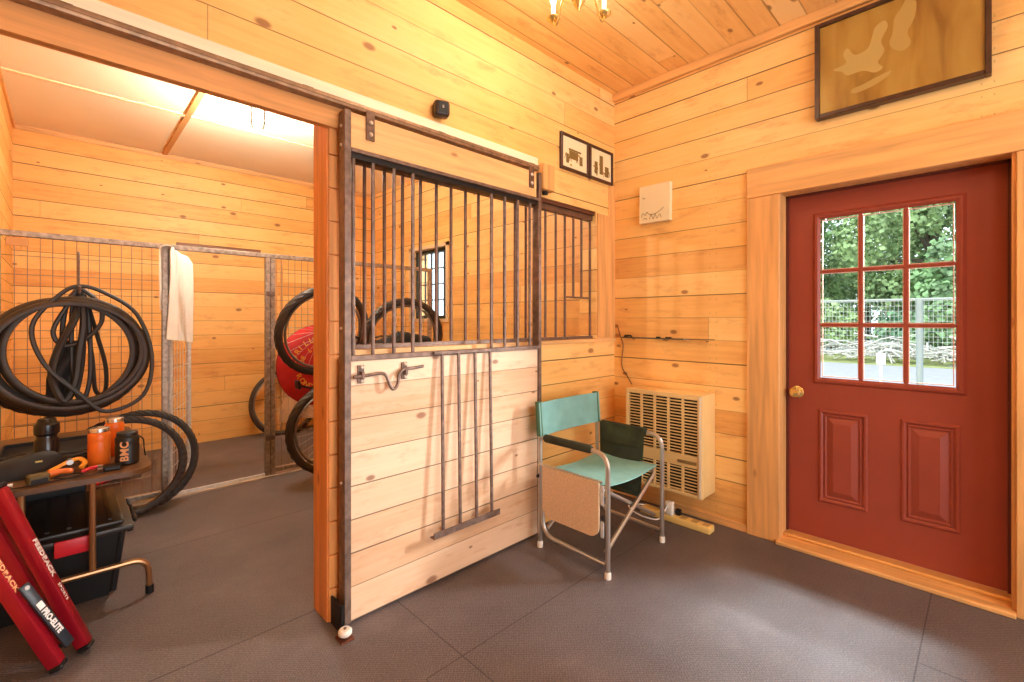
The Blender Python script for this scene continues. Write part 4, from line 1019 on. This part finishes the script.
# red round wheel bag with yellow lettering, on the fence behind the upright bicycle
RBX, RBZ, RBR = 1.60, 0.895, 0.345
t = thing('round_wheel_bag', 'round red bag with yellow ring lettering hung on the mesh behind the upright wheel', 'bag', (RBX, 4.07, RBZ))
m = MB(); prof = [(0.01, -0.034), (RBR * 0.7, -0.030), (RBR * 0.93, -0.022), (RBR, -0.004), (RBR, 0.008), (RBR * 0.93, 0.018), (0.01, 0.02)]
m.lathe([(a, -b) for a, b in prof][::-1], (RBX, 4.075, RBZ), 56, Ry); bag = m.build('bag_shell', M_redcloth, t)
m = MB(); m.tube([(RBX + RBR * math.cos(a), 4.078, RBZ + RBR * math.sin(a)) for a in [2 * PI * k / 64 for k in range(64)]], 0.005, 6, closed=True); m.build('piping', simple('dark_red_piping', (120, 20, 20), 0.6), t)
def ringtext(s, rad, size, a0, step, cw=True):
    for i, ch in enumerate(s):
        if ch == ' ': continue
        a = a0 - i * step if cw else a0 + i * step
        pos = Vector((RBX + rad * math.cos(a), 4.0405, RBZ + rad * math.sin(a)))
        up = Vector((math.cos(a), 0, math.sin(a))) * (1 if cw else -1)
        xd = Vector((math.sin(a), 0, -math.cos(a))) * (1 if cw else -1)
        text(ch, size, frame_M(pos - xd * size * 0.3, xd, up), M_yellow, 'letter', t, align='LEFT', bold=0.001)
ringtext('EVRILUX', 0.205, 0.064, math.radians(172), math.radians(12.5))
ringtext('DE LA L', 0.140, 0.055, math.radians(168), math.radians(15))
ringtext('RONDE', 0.215, 0.060, math.radians(205), math.radians(13), cw=False)

# ================================================================ folding table and what is on it
TZ = 0.62
TX0, TX1, TY0, TY1 = -0.295, 0.295, 2.62, 3.80
t = thing('work_table', 'small dark folding table with bent steel tube legs', 'table', (0.0, 3.2, 0))
poly = []
for (cx, cy, a0) in ((TX1 - .10, TY0 + .10, -PI / 2), (TX1 - .10, TY1 - .10, 0), (TX0 + .10, TY1 - .10, PI / 2), (TX0 + .10, TY0 + .10, PI)):
    for k in range(8): poly.append((cx + .10 * math.cos(a0 + k * PI / 14), cy + .10 * math.sin(a0 + k * PI / 14)))
m = MB(); m.prism(poly, lambda a, b: (a, b, TZ - 0.022), lambda a, b: (a, b, TZ))
m.build('tabletop', M_tabletop, t)
for y in (2.76, 3.66):
    m = MB(); m.tube(rounded([(-0.27, y, 0.0), (-0.27, y, 0.17), (0.285, y, 0.165), (0.292, y, 0.03)], 0.075, 7), 0.0125, 10)
    lg = m.build('foot_bar', M_copper, t)
    for x in (-0.125, 0.092): MB().tube([(x, y, 0.175), (x, y, TZ - 0.022)], 0.0125, 10).build('leg', M_copper, t)
    m = MB(); m.lathe([(0.017, 0.0), (0.017, 0.035)], (0.292, y, 0.0), 12); m.build('foot_cap', M_black, lg)
    MB().lathe([(0.017, 0.0), (0.017, 0.035)], (-0.27, y, 0.0), 12).build('foot_cap', M_black, lg)

def bottle(name, x, y, r, h, mat, label, capmat, capr=0.8, grp=None):
    t = thing(name, label, 'bottle', (x, y, TZ))
    m = MB(); m.lathe([(r * 0.9, 0), (r, 0.006), (r, h * 0.62), (r * 0.97, h * 0.66), (r, h * 0.70), (r, h * 0.86), (r * 0.86, h * 0.93), (r * capr * 0.9, h * 0.94)], (x, y, TZ + 0.0005), 28)
    m.build('bottle_body', mat, t)
    m = MB(); m.lathe([(r * capr * 0.88, h * 0.93), (r * capr, h * 0.94), (r * capr, h * 1.04), (r * capr * 0.8, h * 1.06)], (x, y, TZ), 24); m.build('cap', capmat, t)
    return t
bottle('orange_bottle', 0.118, 2.86, 0.041, 0.160, M_orange, 'orange plastic bottle with silver lid beside the black lettered bottle', M_silver, 0.92)
bottle('orange_bottle', 0.180, 3.00, 0.038, 0.175, M_orange, 'orange bottle standing behind the other orange bottle on the table', M_silver, 0.92)
bb = bottle('tool_bottle', 0.212, 2.785, 0.045, 0.140, M_blackpl, 'black tool bottle lettered BMC at the table corner', M_blackpl, 0.88)
def wraptext(s, size, cx, cy, r, ang, z, mat, name, parent):
    """lettering running upwards on a cylinder side, facing direction ang"""
    d = Vector((math.cos(ang), math.sin(ang), 0)); p = Vector((cx, cy, z)) + d * (r + 0.0012)
    side = Vector((-d.y, d.x, 0))
    text(s, size, frame_M(p + side * size * 0.36, (0, 0, 1), -side), mat, name, parent, align='LEFT', bold=0.0012)
ang = math.atan2(-2.78, -0.192)
wraptext('BMC', 0.042, 0.212, 2.785, 0.045, ang - 0.25, TZ + 0.02, simple('orange_lettering', (230, 170, 120), 0.5), 'lettering', bb)
m = MB(); m.tube(smoothpath([(0.252, 2.80, TZ + 0.12), (0.272, 2.80, TZ + 0.10), (0.275, 2.80, TZ + 0.06), (0.280, 2.80, TZ + 0.02)], 5), 0.003, 6); m.build('strap', M_black, bb)
bk = thing('black_flask', 'black flask with ribbed collar behind the black bag', 'bottle', (-0.055, 2.99, TZ))
MB().lathe([(0.036, 0), (0.042, 0.006), (0.042, 0.115), (0.034, 0.130), (0.034, 0.140), (0.043, 0.148), (0.044, 0.165), (0.043, 0.190), (0.034, 0.200), (0.030, 0.215), (0.010, 0.222)], (-0.055, 2.99, TZ + 0.0005), 26).build('flask_body', simple('glossy_black_flask', (20, 19, 21), 0.2), bk)
# black bag heaped on the table
def bagf(u, v):
    a = u * 2 * PI; 
    prof = math.sin(PI * v)
    x = -0.185 + 0.115 * math.cos(a) * (1 + .15 * math.sin(3 * a)) * prof ** .7 + 0.04 * (v - .5)
    y = 2.84 + 0.085 * math.sin(a) * prof ** .7
    z = TZ + 0.001 + 0.068 * v * (1 + 0.22 * math.sin(2 * a + 1)) 
    return (x, y, z)
m = MB()
def blob(cx, cy, sx, sy, sz, seed, rot=0.0):
    rr = random.Random(seed); ph = [rr.uniform(0, 6) for _ in range(6)]
    nu, nv = 22, 9; V = []
    for j in range(nv + 1):
        f = j / nv; row = []
        rad = math.cos(f * PI / 2) ** 0.55 if j < nv else 0.02
        for i in range(nu):
            a = 2 * PI * i / nu
            k = 1 + 0.13 * math.sin(2 * a + ph[0]) + 0.08 * math.sin(5 * a + ph[1] + 2 * f)
            px = sx * math.cos(a) * rad * k; py = sy * math.sin(a) * rad * k
            z = TZ + 0.001 + sz * math.sin(f * PI / 2) * (1 + 0.16 * math.sin(3 * a + ph[2]) * (1 - f))* (1 + 0.35 * px / sx)
            row.append(m.bm.verts.new((cx + px * math.cos(rot) - py * math.sin(rot), cy + px * math.sin(rot) + py * math.cos(rot), max(z, TZ + 0.001))))
        V.append(row)
    for j in range(nv):
        for i in range(nu): m.bm.faces.new((V[j][i], V[j][(i + 1) % nu], V[j + 1][(i + 1) % nu], V[j + 1][i]))
    m.bm.faces.new(V[0][::-1]); m.bm.faces.new(V[-1])
blob(-0.155, 2.86, 0.135, 0.080, 0.078, 4, 0.1)
bg_ = m.build('tool_pouch', M_bag, org=(-0.155, 2.86, TZ), smooth=50); tag(bg_, 'crumpled black nylon pouch lying on the table', 'pouch'); 
MB().obox((-0.075, 2.795, TZ + 0.066), (0.022, 0.002, 0.012), Matrix.Rotation(0.9, 3, 'X')).build('pouch_label', simple('yellow_label', (228, 214, 140), 0.5), bg_)
# orange clamp
t = thing('orange_clamp', 'yellow and orange spring clamp on the table before the bottles', 'clamp', (0.02, 2.80, TZ))
m = MB(); m.tube(smoothpath([(-0.045, 2.77, TZ + 0.022), (-0.02, 2.79, TZ + 0.03), (0.015, 2.80, TZ + 0.045), (0.05, 2.81, TZ + 0.05), (0.068, 2.79, TZ + 0.035), (0.055, 2.765, TZ + 0.02)], 5), 0.010, 8, flat=0.8); m.build('clamp_body', simple('amber_plastic', (240, 160, 44), 0.4), t)
m = MB(); m.tube(smoothpath([(-0.05, 2.75, TZ + 0.012), (-0.01, 2.755, TZ + 0.02), (0.03, 2.75, TZ + 0.014)], 5), [0.014] * 5 + [0.011] * 5 + [0.008], 8); m.build('clamp_jaw', M_orange, t)
m = MB(); m.tube([(0.02, 2.782, TZ + 0.045), (0.02, 2.822, TZ + 0.045)], 0.012, 10); m.build('pivot', M_alu, t)
t = thing('red_pliers', 'red handled pliers lying beside the orange clamp', 'pliers', (0.09, 2.74, TZ))
m = MB(); m.tube(smoothpath([(0.055, 2.725, TZ + 0.010), (0.085, 2.735, TZ + 0.016), (0.115, 2.755, TZ + 0.013)], 5), 0.008, 8); m.build('handle', M_redpl, t)
m = MB(); m.tube([(0.11, 2.75, TZ + 0.012), (0.15, 2.735, TZ + 0.010)], [0.012, 0.006], 8); m.build('jaw', M_steel, t)
t = thing('bicycle_pedal', 'black pedal lying on the table by the black lettered bottle', 'pedal', (0.155, 2.715, TZ))
m = MB(); m.box(0.125, 0.185, 2.685, 2.735, TZ + 0.001, TZ + 0.024, bev=0.005); m.build('pedal_body', M_black, t)
m = MB(); m.tube([(0.105, 2.70, TZ + 0.012), (0.125, 2.705, TZ + 0.012)], 0.006, 8); m.build('axle', M_steel, t)
t = thing('multi_tool_case', 'small olive box with dark slots at the table front', 'box', (-0.075, 2.69, TZ))
m = MB(); m.obox((-0.075, 2.695, TZ + 0.02), (0.065, 0.045, 0.036), Matrix.Rotation(0.25, 3, 'Z'), bev=0.005); m.build('case', simple('olive_plastic', (92, 76, 36), 0.5), t)
m = MB(); m.obox((-0.070, 2.6705, TZ + 0.014), (0.05, 0.003, 0.016), Matrix.Rotation(0.25, 3, 'Z')); m.build('slot', M_black, t)
t = thing('blue_marker', 'blue marker at the left end of the table front', 'marker', (-0.19, 2.68, TZ))
m = MB(); m.tube([(-0.235, 2.695, TZ + 0.009), (-0.16, 2.70, TZ + 0.009)], 0.008, 10); m.build('barrel', simple('blue_plastic', (40, 80, 180), 0.4), t)
m = MB(); m.tube([(-0.16, 2.70, TZ + 0.009), (-0.145, 2.701, TZ + 0.009)], 0.006, 10); m.build('marker_tip', M_print, t)
tag(MB().tube(smoothpath([(-0.24, 2.66, TZ + 0.006), (-0.10, 2.65, TZ + 0.006), (0.0, 2.665, TZ + 0.006), (0.06, 2.70, TZ + 0.007), (0.02, 2.72, TZ + 0.010), (-0.03, 2.70, TZ + 0.008), (0.04, 2.66, TZ + 0.006), (0.13, 2.66, TZ + 0.006)], 8), 0.003, 6).build('black_cable', M_black, org=(0, 2.68, TZ)), 'thin black cable trailing along the table front edge', 'cable')
# bracket box behind bottles: dark crate with tubes
t = thing('parts_tray', 'shallow black parts tray at the back of the table under the tyres', 'tray', (0.0, 3.28, TZ))
m = MB(); m.box(-0.22, 0.18, 3.12, 3.5, TZ + 0.001, TZ + 0.008); m.box(-0.22, -0.212, 3.12, 3.5, TZ + 0.008, TZ + 0.025); m.box(0.172, 0.18, 3.12, 3.5, TZ + 0.008, TZ + 0.025); m.box(-0.212, 0.172, 3.12, 3.128, TZ + 0.008, TZ + 0.025); m.box(-0.212, 0.172, 3.492, 3.5, TZ + 0.008, TZ + 0.025)
m.build('tray_body', M_blackpl, t)
for k, (x, l) in enumerate(((-0.02, 'small cream cap resting in the black parts tray'), (0.06, 'small silver cap resting in the black parts tray'))):
    tag(MB().lathe([(0.012, 0), (0.013, 0.02), (0.006, 0.024)], (x, 3.17, TZ + 0.009 + 0.05), 12).build('bottle_cap', M_paper if k == 0 else M_silver, org=(x, 3.17, TZ + .059)), l, 'cap') if False else None

def coil(cx, cy, r, turns, label, seed):
    rr = random.Random(seed); P = []
    for k in range(turns * 14):
        a = 2 * PI * k / 14 + seed; q = r * (1 + 0.14 * math.sin(k * 0.37 + seed)) 
        P.append((cx + q * math.cos(a), cy + q * 0.8 * math.sin(a), TZ + 0.012 + 0.010 * (k // 14) + 0.004 * math.sin(k)))
    tag(MB().tube(P, 0.0065, 6).build('coiled_cable', M_tube, org=(cx, cy, TZ)), label, 'cable')
coil(0.03, 2.98, 0.065, 4, 'coil of black cable lying between the flask and the orange bottles', 1)
coil(-0.19, 3.06, 0.07, 4, 'coil of black cable lying behind the crumpled black pouch', 2)
# storage tote under the table
t = thing('storage_tote', 'black lidded storage tote with a red latch under the table', 'tote', (0, 3.2, 0))
def taper(m, x0, x1, y0, y1, z0, z1, k):
    b = [m.bm.verts.new(p) for p in ((x0 + k, y0 + k, z0), (x1 - k, y0 + k, z0), (x1 - k, y1 - k, z0), (x0 + k, y1 - k, z0))]
    a = [m.bm.verts.new(p) for p in ((x0, y0, z1), (x1, y0, z1), (x1, y1, z1), (x0, y1, z1))]
    m.bm.faces.new(b[::-1]); m.bm.faces.new(a)
    for i in range(4): m.bm.faces.new((b[i], b[(i + 1) % 4], a[(i + 1) % 4], a[i]))
    bmesh.ops.bevel(m.bm, geom=[e for e in m.bm.edges if e.is_valid and abs((e.verts[0].co - e.verts[1].co).z) > 0.1], offset=0.03, segments=3, affect='EDGES')
m = MB(); taper(m, -0.26, 0.215, 2.83, 3.46, 0.0, 0.30, 0.035); m.build('tub', M_blackpl, t)
m = MB(); m.box(-0.285, 0.24, 2.805, 3.485, 0.298, 0.325, bev=0.008, seg=2); m.box(-0.25, 0.205, 2.84, 3.45, 0.325, 0.345, bev=0.008, seg=2)
for k in range(6): m.box(-0.20 + k * 0.07, -0.185 + k * 0.07, 2.88, 3.41, 0.345, 0.351)
m.build('lid', simple('scuffed_black_lid', (46, 38, 32), 0.4, var=0.3, scale=8), t)
m = MB(); m.box(-0.03, 0.10, 2.792, 2.806, 0.255, 0.325, bev=0.006, seg=2); m.build('latch', M_redpl, t)
m = MB(); m.tube(rounded([(0.243, 3.30, 0.30), (0.262, 3.28, 0.27), (0.262, 3.0, 0.27), (0.243, 2.98, 0.30)], 0.02, 3), 0.008, 8); m.build('side_handle', M_blackpl, t)
# black carton with marks behind tote
t = thing('black_carton', 'black carton with pale printed marks behind the tote lid', 'carton', (-0.02, 3.56, 0.35))
m = MB(); m.box(-0.26, 0.09, 3.49, 3.64, 0.0, 0.52, bev=0.004); m.build('carton_body', simple('black_card', (30, 27, 28), 0.5), t)
text('F', 0.075, frame_M((-0.03, 3.4885, 0.42), (1, 0, 0), (0, 0, 1)), simple('pink_print', (214, 150, 160), 0.5), 'lettering', t, bold=0.002)
text('I', 0.075, frame_M((0.05, 3.4885, 0.42), (1, 0, 0), (0, 0, 1)), M_print, 'lettering', t, bold=0.002)
# red sledge beyond the fence
def sled(u, v): 
    return (0.10 + 0.36 * u - 0.34 * v, 4.40 + 0.52 * u + 0.22 * v, 0.012 + 0.05 * (2 * u - 1) ** 4 + 0.07 * abs(2 * v - 1) ** 3)
tag(MB().grid(sled, 18, 12, 0.008).build('red_sled', simple('bright_red_plastic', (222, 36, 54), 0.4), org=(0.10, 4.75, 0)), 'red plastic sled lying on the floor beyond the mesh fence', 'sled')

# ================================================================ red folded repair stand
t = thing('repair_stand', 'folded red bicycle repair stand with black strap, leaning at the lower left', 'repair stand', (0.0, 2.38, 0))
UPL = (0.86, -0.34, 0.36)
def legm(a, b, wd=0.043):
    m = MB(); a = Vector(a); b = Vector(b)
    m.bar(a, b, wd, wd, up=UPL, bev=0.006, seg=2)
    return m
La, Lb = Vector((0.058, 2.435, 0.03)), Vector((-0.175, 2.565, 0.655))
Lc, Ld = Vector((-0.018, 2.365, 0.03)), Vector((-0.262, 2.455, 0.62))
Le, Lf = Vector((-0.005, 2.475, 0.05)), Vector((-0.235, 2.60, 0.64))
legs = []
for a, b in ((La, Lb), (Lc, Ld), (Le, Lf)):
    l = legm(a, b).build('leg', M_redalu, t); legs.append(l)
    d = (b - a).normalized()
    m = MB(); m.bar(a - d * 0.018, a, 0.045, 0.045, up=UPL, bev=0.006); m.build('end_cap', M_black, l)
    MB().bar(b, b + d * 0.02, 0.045, 0.045, up=UPL, bev=0.006).build('end_cap', M_black, l)
def bar_frame(a, b, u=(0.55, -0.75, 0.35)):
    d = (b - a).normalized(); u = Vector(u); sd = d.cross(u).normalized(); u2 = sd.cross(d); return d, sd, u2
d, sd, u2 = bar_frame(La, Lb, UPL)
yF = u2.cross(-d)
text('FEEDBACK', 0.031, frame_M(La + d * 0.455 + u2 * 0.0222 - yF * 0.012, -d, u2.cross(-d)), M_print, 'lettering', t, bold=0.0012)
text('SPORTS', 0.020, frame_M(La + d * 0.262 + u2 * 0.0222 - yF * 0.008, -d, u2.cross(-d)), M_print, 'lettering', t)
dq, sdq, uq = bar_frame(Lc, Ld, UPL)
d2, sd2, u22 = bar_frame(Lc, Ld)
text('FEEDBACK', 0.031, frame_M(Lc + dq * 0.47 + uq * 0.0222 - uq.cross(-dq) * 0.012, -dq, uq.cross(-dq)), simple('gold_lettering', (236, 170, 120), 0.5), 'lettering', t, bold=0.0012)
S0 = Lc + d2 * 0.320 + u22 * 0.036 + sd2 * 0.020; S1 = La + bar_frame(La, Lb)[0] * 0.045 + bar_frame(La, Lb)[2] * 0.022 - bar_frame(La, Lb)[1] * 0.050
m = MB(); m.bar(S0, S1, 0.034, 0.014, up=tuple(u22), bev=0.005, seg=2); st_ = m.build('clamp_lever', simple('slate_black_lever', (34, 40, 48), 0.4), t)
ds = (S1 - S0).normalized(); sds = ds.cross(u22).normalized(); us = sds.cross(ds)
if us.dot(Vector((0, -1, 0.5))) < 0: us = -us
xt_ = ds; yt_ = us.cross(ds)
text('PRO-ELITE', 0.026, frame_M(S0 + ds * 0.118 + us * 0.0078 - yt_ * 0.009, xt_, yt_), M_print, 'lettering', st_, sx=0.85, bold=0.0012)
m = MB(); m.bar(S0 + ds * 0.085 + us * 0.0075, S0 + ds * 0.112 + us * 0.0075, 0.020, 0.002, up=tuple(us), bev=0.0005); m.build('emblem', M_print, st_)
m = MB(); m.lathe([(0.008, 0), (0.008, 0.003)], S0 + ds * 0.014 + us * 0.0072, 10, us.to_track_quat('Z', 'Y').to_matrix()); m.build('lever_pivot', M_alu, st_)

# ================================================================ OUTSIDE
struct(MB().box(3.2, 60, -25, 40, -0.32, -0.2), 'ground_outside', simple('pale_gravel_drive', (160, 158, 168), 0.8, var=0.08, scale=6))
def grass_mat():
    return simple('dry_grass', (150, 156, 100), 0.9, var=0.35, scale=2.5)
def gr(u, v): return (19.3 + 5.0 * u, -14 + 50 * v, -0.195 + 0.06 * math.sin(v * 60) * u + 0.10 * u * u)
o = MB().grid(gr, 10, 60, 0.02).build('grass_strip', grass_mat(), org=(19.3, 0, -0.2)); tag(o, 'strip of dry grass beyond the gravel drive', 'grass', kind='stuff')
t = thing('yard_fence', 'tall galvanised wire mesh fence outside the door window', 'fence', (9.3, 1.0, -0.2))
FX = 9.3
m = MB(); m.tube([(FX, -4, 1.60), (FX, 7, 1.60)], 0.02, 6); m.build('top_rail', simple('outdoor_grey_rail', (148, 158, 158), 0.7), t)
for y in (-3.6, 0.72, 5.0): MB().tube([(FX, y, -0.2), (FX, y, 1.60)], 0.042, 10).build('post', simple('outdoor_grey_post', (132, 144, 146), 0.7), t)
m = MB()
for k in range(172): m.tube([(FX - .01, -3.6 + k * 0.0502, 0.72), (FX - .01, -3.6 + k * 0.0502, 1.60)], 0.0026, 4, cap=False)
for k in range(12): m.tube([(FX - .01, -3.6, 0.72 + k * 0.078), (FX - .01, 5.0, 0.72 + k * 0.078)], 0.0028, 4, cap=False)
m.build('wire_mesh', simple('bright_wire', (168, 178, 174), 0.7, 0.0), t, smooth=0)
t = thing('marker_stake', 'short white stake standing by the brush pile outside', 'stake', (11.0, 1.4, -0.2))
MB().box(10.98, 11.02, 1.38, 1.42, -0.2, 0.45).build('stake_post', M_print, t); MB().box(10.975, 11.025, 1.33, 1.47, 0.45, 0.66, bev=0.01).build('stake_head', M_print, t)
# brush pile
rr = random.Random(5); m = MB()
for k in range(260):
    c = Vector((20.6 + rr.gauss(0, .4), 2.2 + rr.gauss(0, 1.5), 0.0 + abs(rr.gauss(0, .25)))); a = rr.uniform(0, 2 * PI)
    d_ = Vector((math.cos(a) * .6, math.sin(a), rr.uniform(-.25, .45))).normalized() * rr.uniform(.3, 1.0)
    m.tube([c - d_ * .5, c + Vector((0, 0, rr.uniform(-.04, .1))), c + d_ * .5], rr.uniform(.012, .035), 4)
o = m.build('brush_pile', simple('bleached_branches', (196, 190, 186), 0.8, var=0.2), org=(20.6, 2.2, -0.2), smooth=0); tag(o, 'pile of bleached grey branches lying across the drive', 'brush pile', kind='stuff')
# trees
def leaf_mat(name, col):
    m, nt, b = new_mat(name); T = NT(nt)
    tc = T.n('ShaderNodeTexCoord'); no = T.n('ShaderNodeTexNoise'); no.inputs['Scale'].default_value = 1.3; T.lk(tc.outputs['Object'], no.inputs['Vector'])
    c = lin(col); d_ = tuple(x * .6 for x in c[:3]) + (1,); l_ = tuple(min(1, x * 1.5) for x in c[:3]) + (1,)
    T.lk(T.ramp(no.outputs[0], [(.35, d_), (.65, l_)]), b.inputs['Base Color']); b.inputs['Roughness'].default_value = 0.5
    return m
LM = [leaf_mat('green_leaves_a', (128, 160, 112)), leaf_mat('green_leaves_b', (112, 150, 116)), leaf_mat('green_leaves_c', (146, 170, 116))]
def tree(x, y, h, rad, seed, label, nleaf=7000):
    rr = random.Random(seed); t = thing('leafy_tree', label, 'tree', (x, y, -0.2))
    cl = []
    for k in range(34):
        a = rr.uniform(0, 2 * PI); f = rr.random(); z = 0.3 + (h - 1.2) * f; q = rad * (0.55 + 0.45 * math.sin(PI * min(1, f * 0.8 + .2))) * rr.uniform(.3, .9)
        cl.append((Vector((x + q * math.cos(a), y + q * math.sin(a), z)), rr.uniform(.6, 1.1) * rad * 0.46))
    vs, fs = [], []
    for k in range(nleaf):
        c, r_ = cl[rr.randrange(len(cl))]
        v = Vector((rr.gauss(0, 1), rr.gauss(0, 1), rr.gauss(0, 1))).normalized() * r_ * rr.uniform(.7, 1.05)
        p = c + v; s = rr.uniform(.06, .12)
        nn = (v.normalized() + Vector((rr.gauss(0, .5), rr.gauss(0, .5), rr.gauss(0, .5)))).normalized(); a_ = nn.orthogonal().normalized(); b_ = nn.cross(a_)
        i = len(vs); vs += [p - a_ * s - b_ * s * .5 - Vector((x, y, -.2)), p + a_ * s * .2 - b_ * s - Vector((x, y, -.2)), p + a_ * s + b_ * s * .4 - Vector((x, y, -.2)), p - a_ * s * .3 + b_ * s - Vector((x, y, -.2))]; fs.append((i, i + 1, i + 2, i + 3))
    me = bpy.data.meshes.new('crown'); me.from_pydata([tuple(v) for v in vs], [], fs); me.materials.append(LM[seed % 3])
    o = bpy.data.objects.new('crown', me); COL.objects.link(o); o.parent = t
    m = MB(); m.tube([(x, y, -0.2), (x + .1, y, h * .4), (x, y + .1, h * .8)], [rad * .045, rad * .032, rad * .015], 8)
    for k in range(0, 26, 3): m.tube([(x + .08, y, h * .35), tuple(cl[k][0])], [rad * .03, rad * .01], 5)
    m.build('trunk', simple('grey_bark', (96, 84, 72), 0.8), t)
tree(27.0, 1.6, 11.0, 3.3, 11, 'leafy green tree right behind the brush pile', 22000)
tree(27.2, 8.0, 11.0, 3.3, 12, 'tall leafy tree at the left of the door window view', 20000)
tree(27.0, -4.6, 11.0, 3.3, 13, 'leafy tree at the right edge beyond the yard fence', 20000)
tree(34.5, 5.0, 15.0, 4.0, 14, 'tallest leafy tree rising farthest back in the window view', 20000)
tree(34.5, -2.8, 14.0, 3.8, 15, 'leafy tree set back behind the right hand tree', 18000)
tree(34.5, 12.8, 12.0, 3.0, 16, 'leafy tree farthest left beyond the drive')
tree(23.6, 4.7, 2.6, 1.1, 17, 'low green bush left of the brush pile', 3500)
tree(23.6, -0.6, 2.4, 1.1, 18, 'low green bush right of the brush pile', 3500)
tree(23.8, -3.0, 2.8, 1.2, 20, 'low green bush farthest right, past the brush pile', 3500)
tree(22.9, 0.75, 4.6, 1.3, 21, 'upright green shrub behind the yard fence post', 6000)
tree(23.8, 2.1, 2.2, 1.0, 19, 'low green bush directly behind the brush pile', 3500)
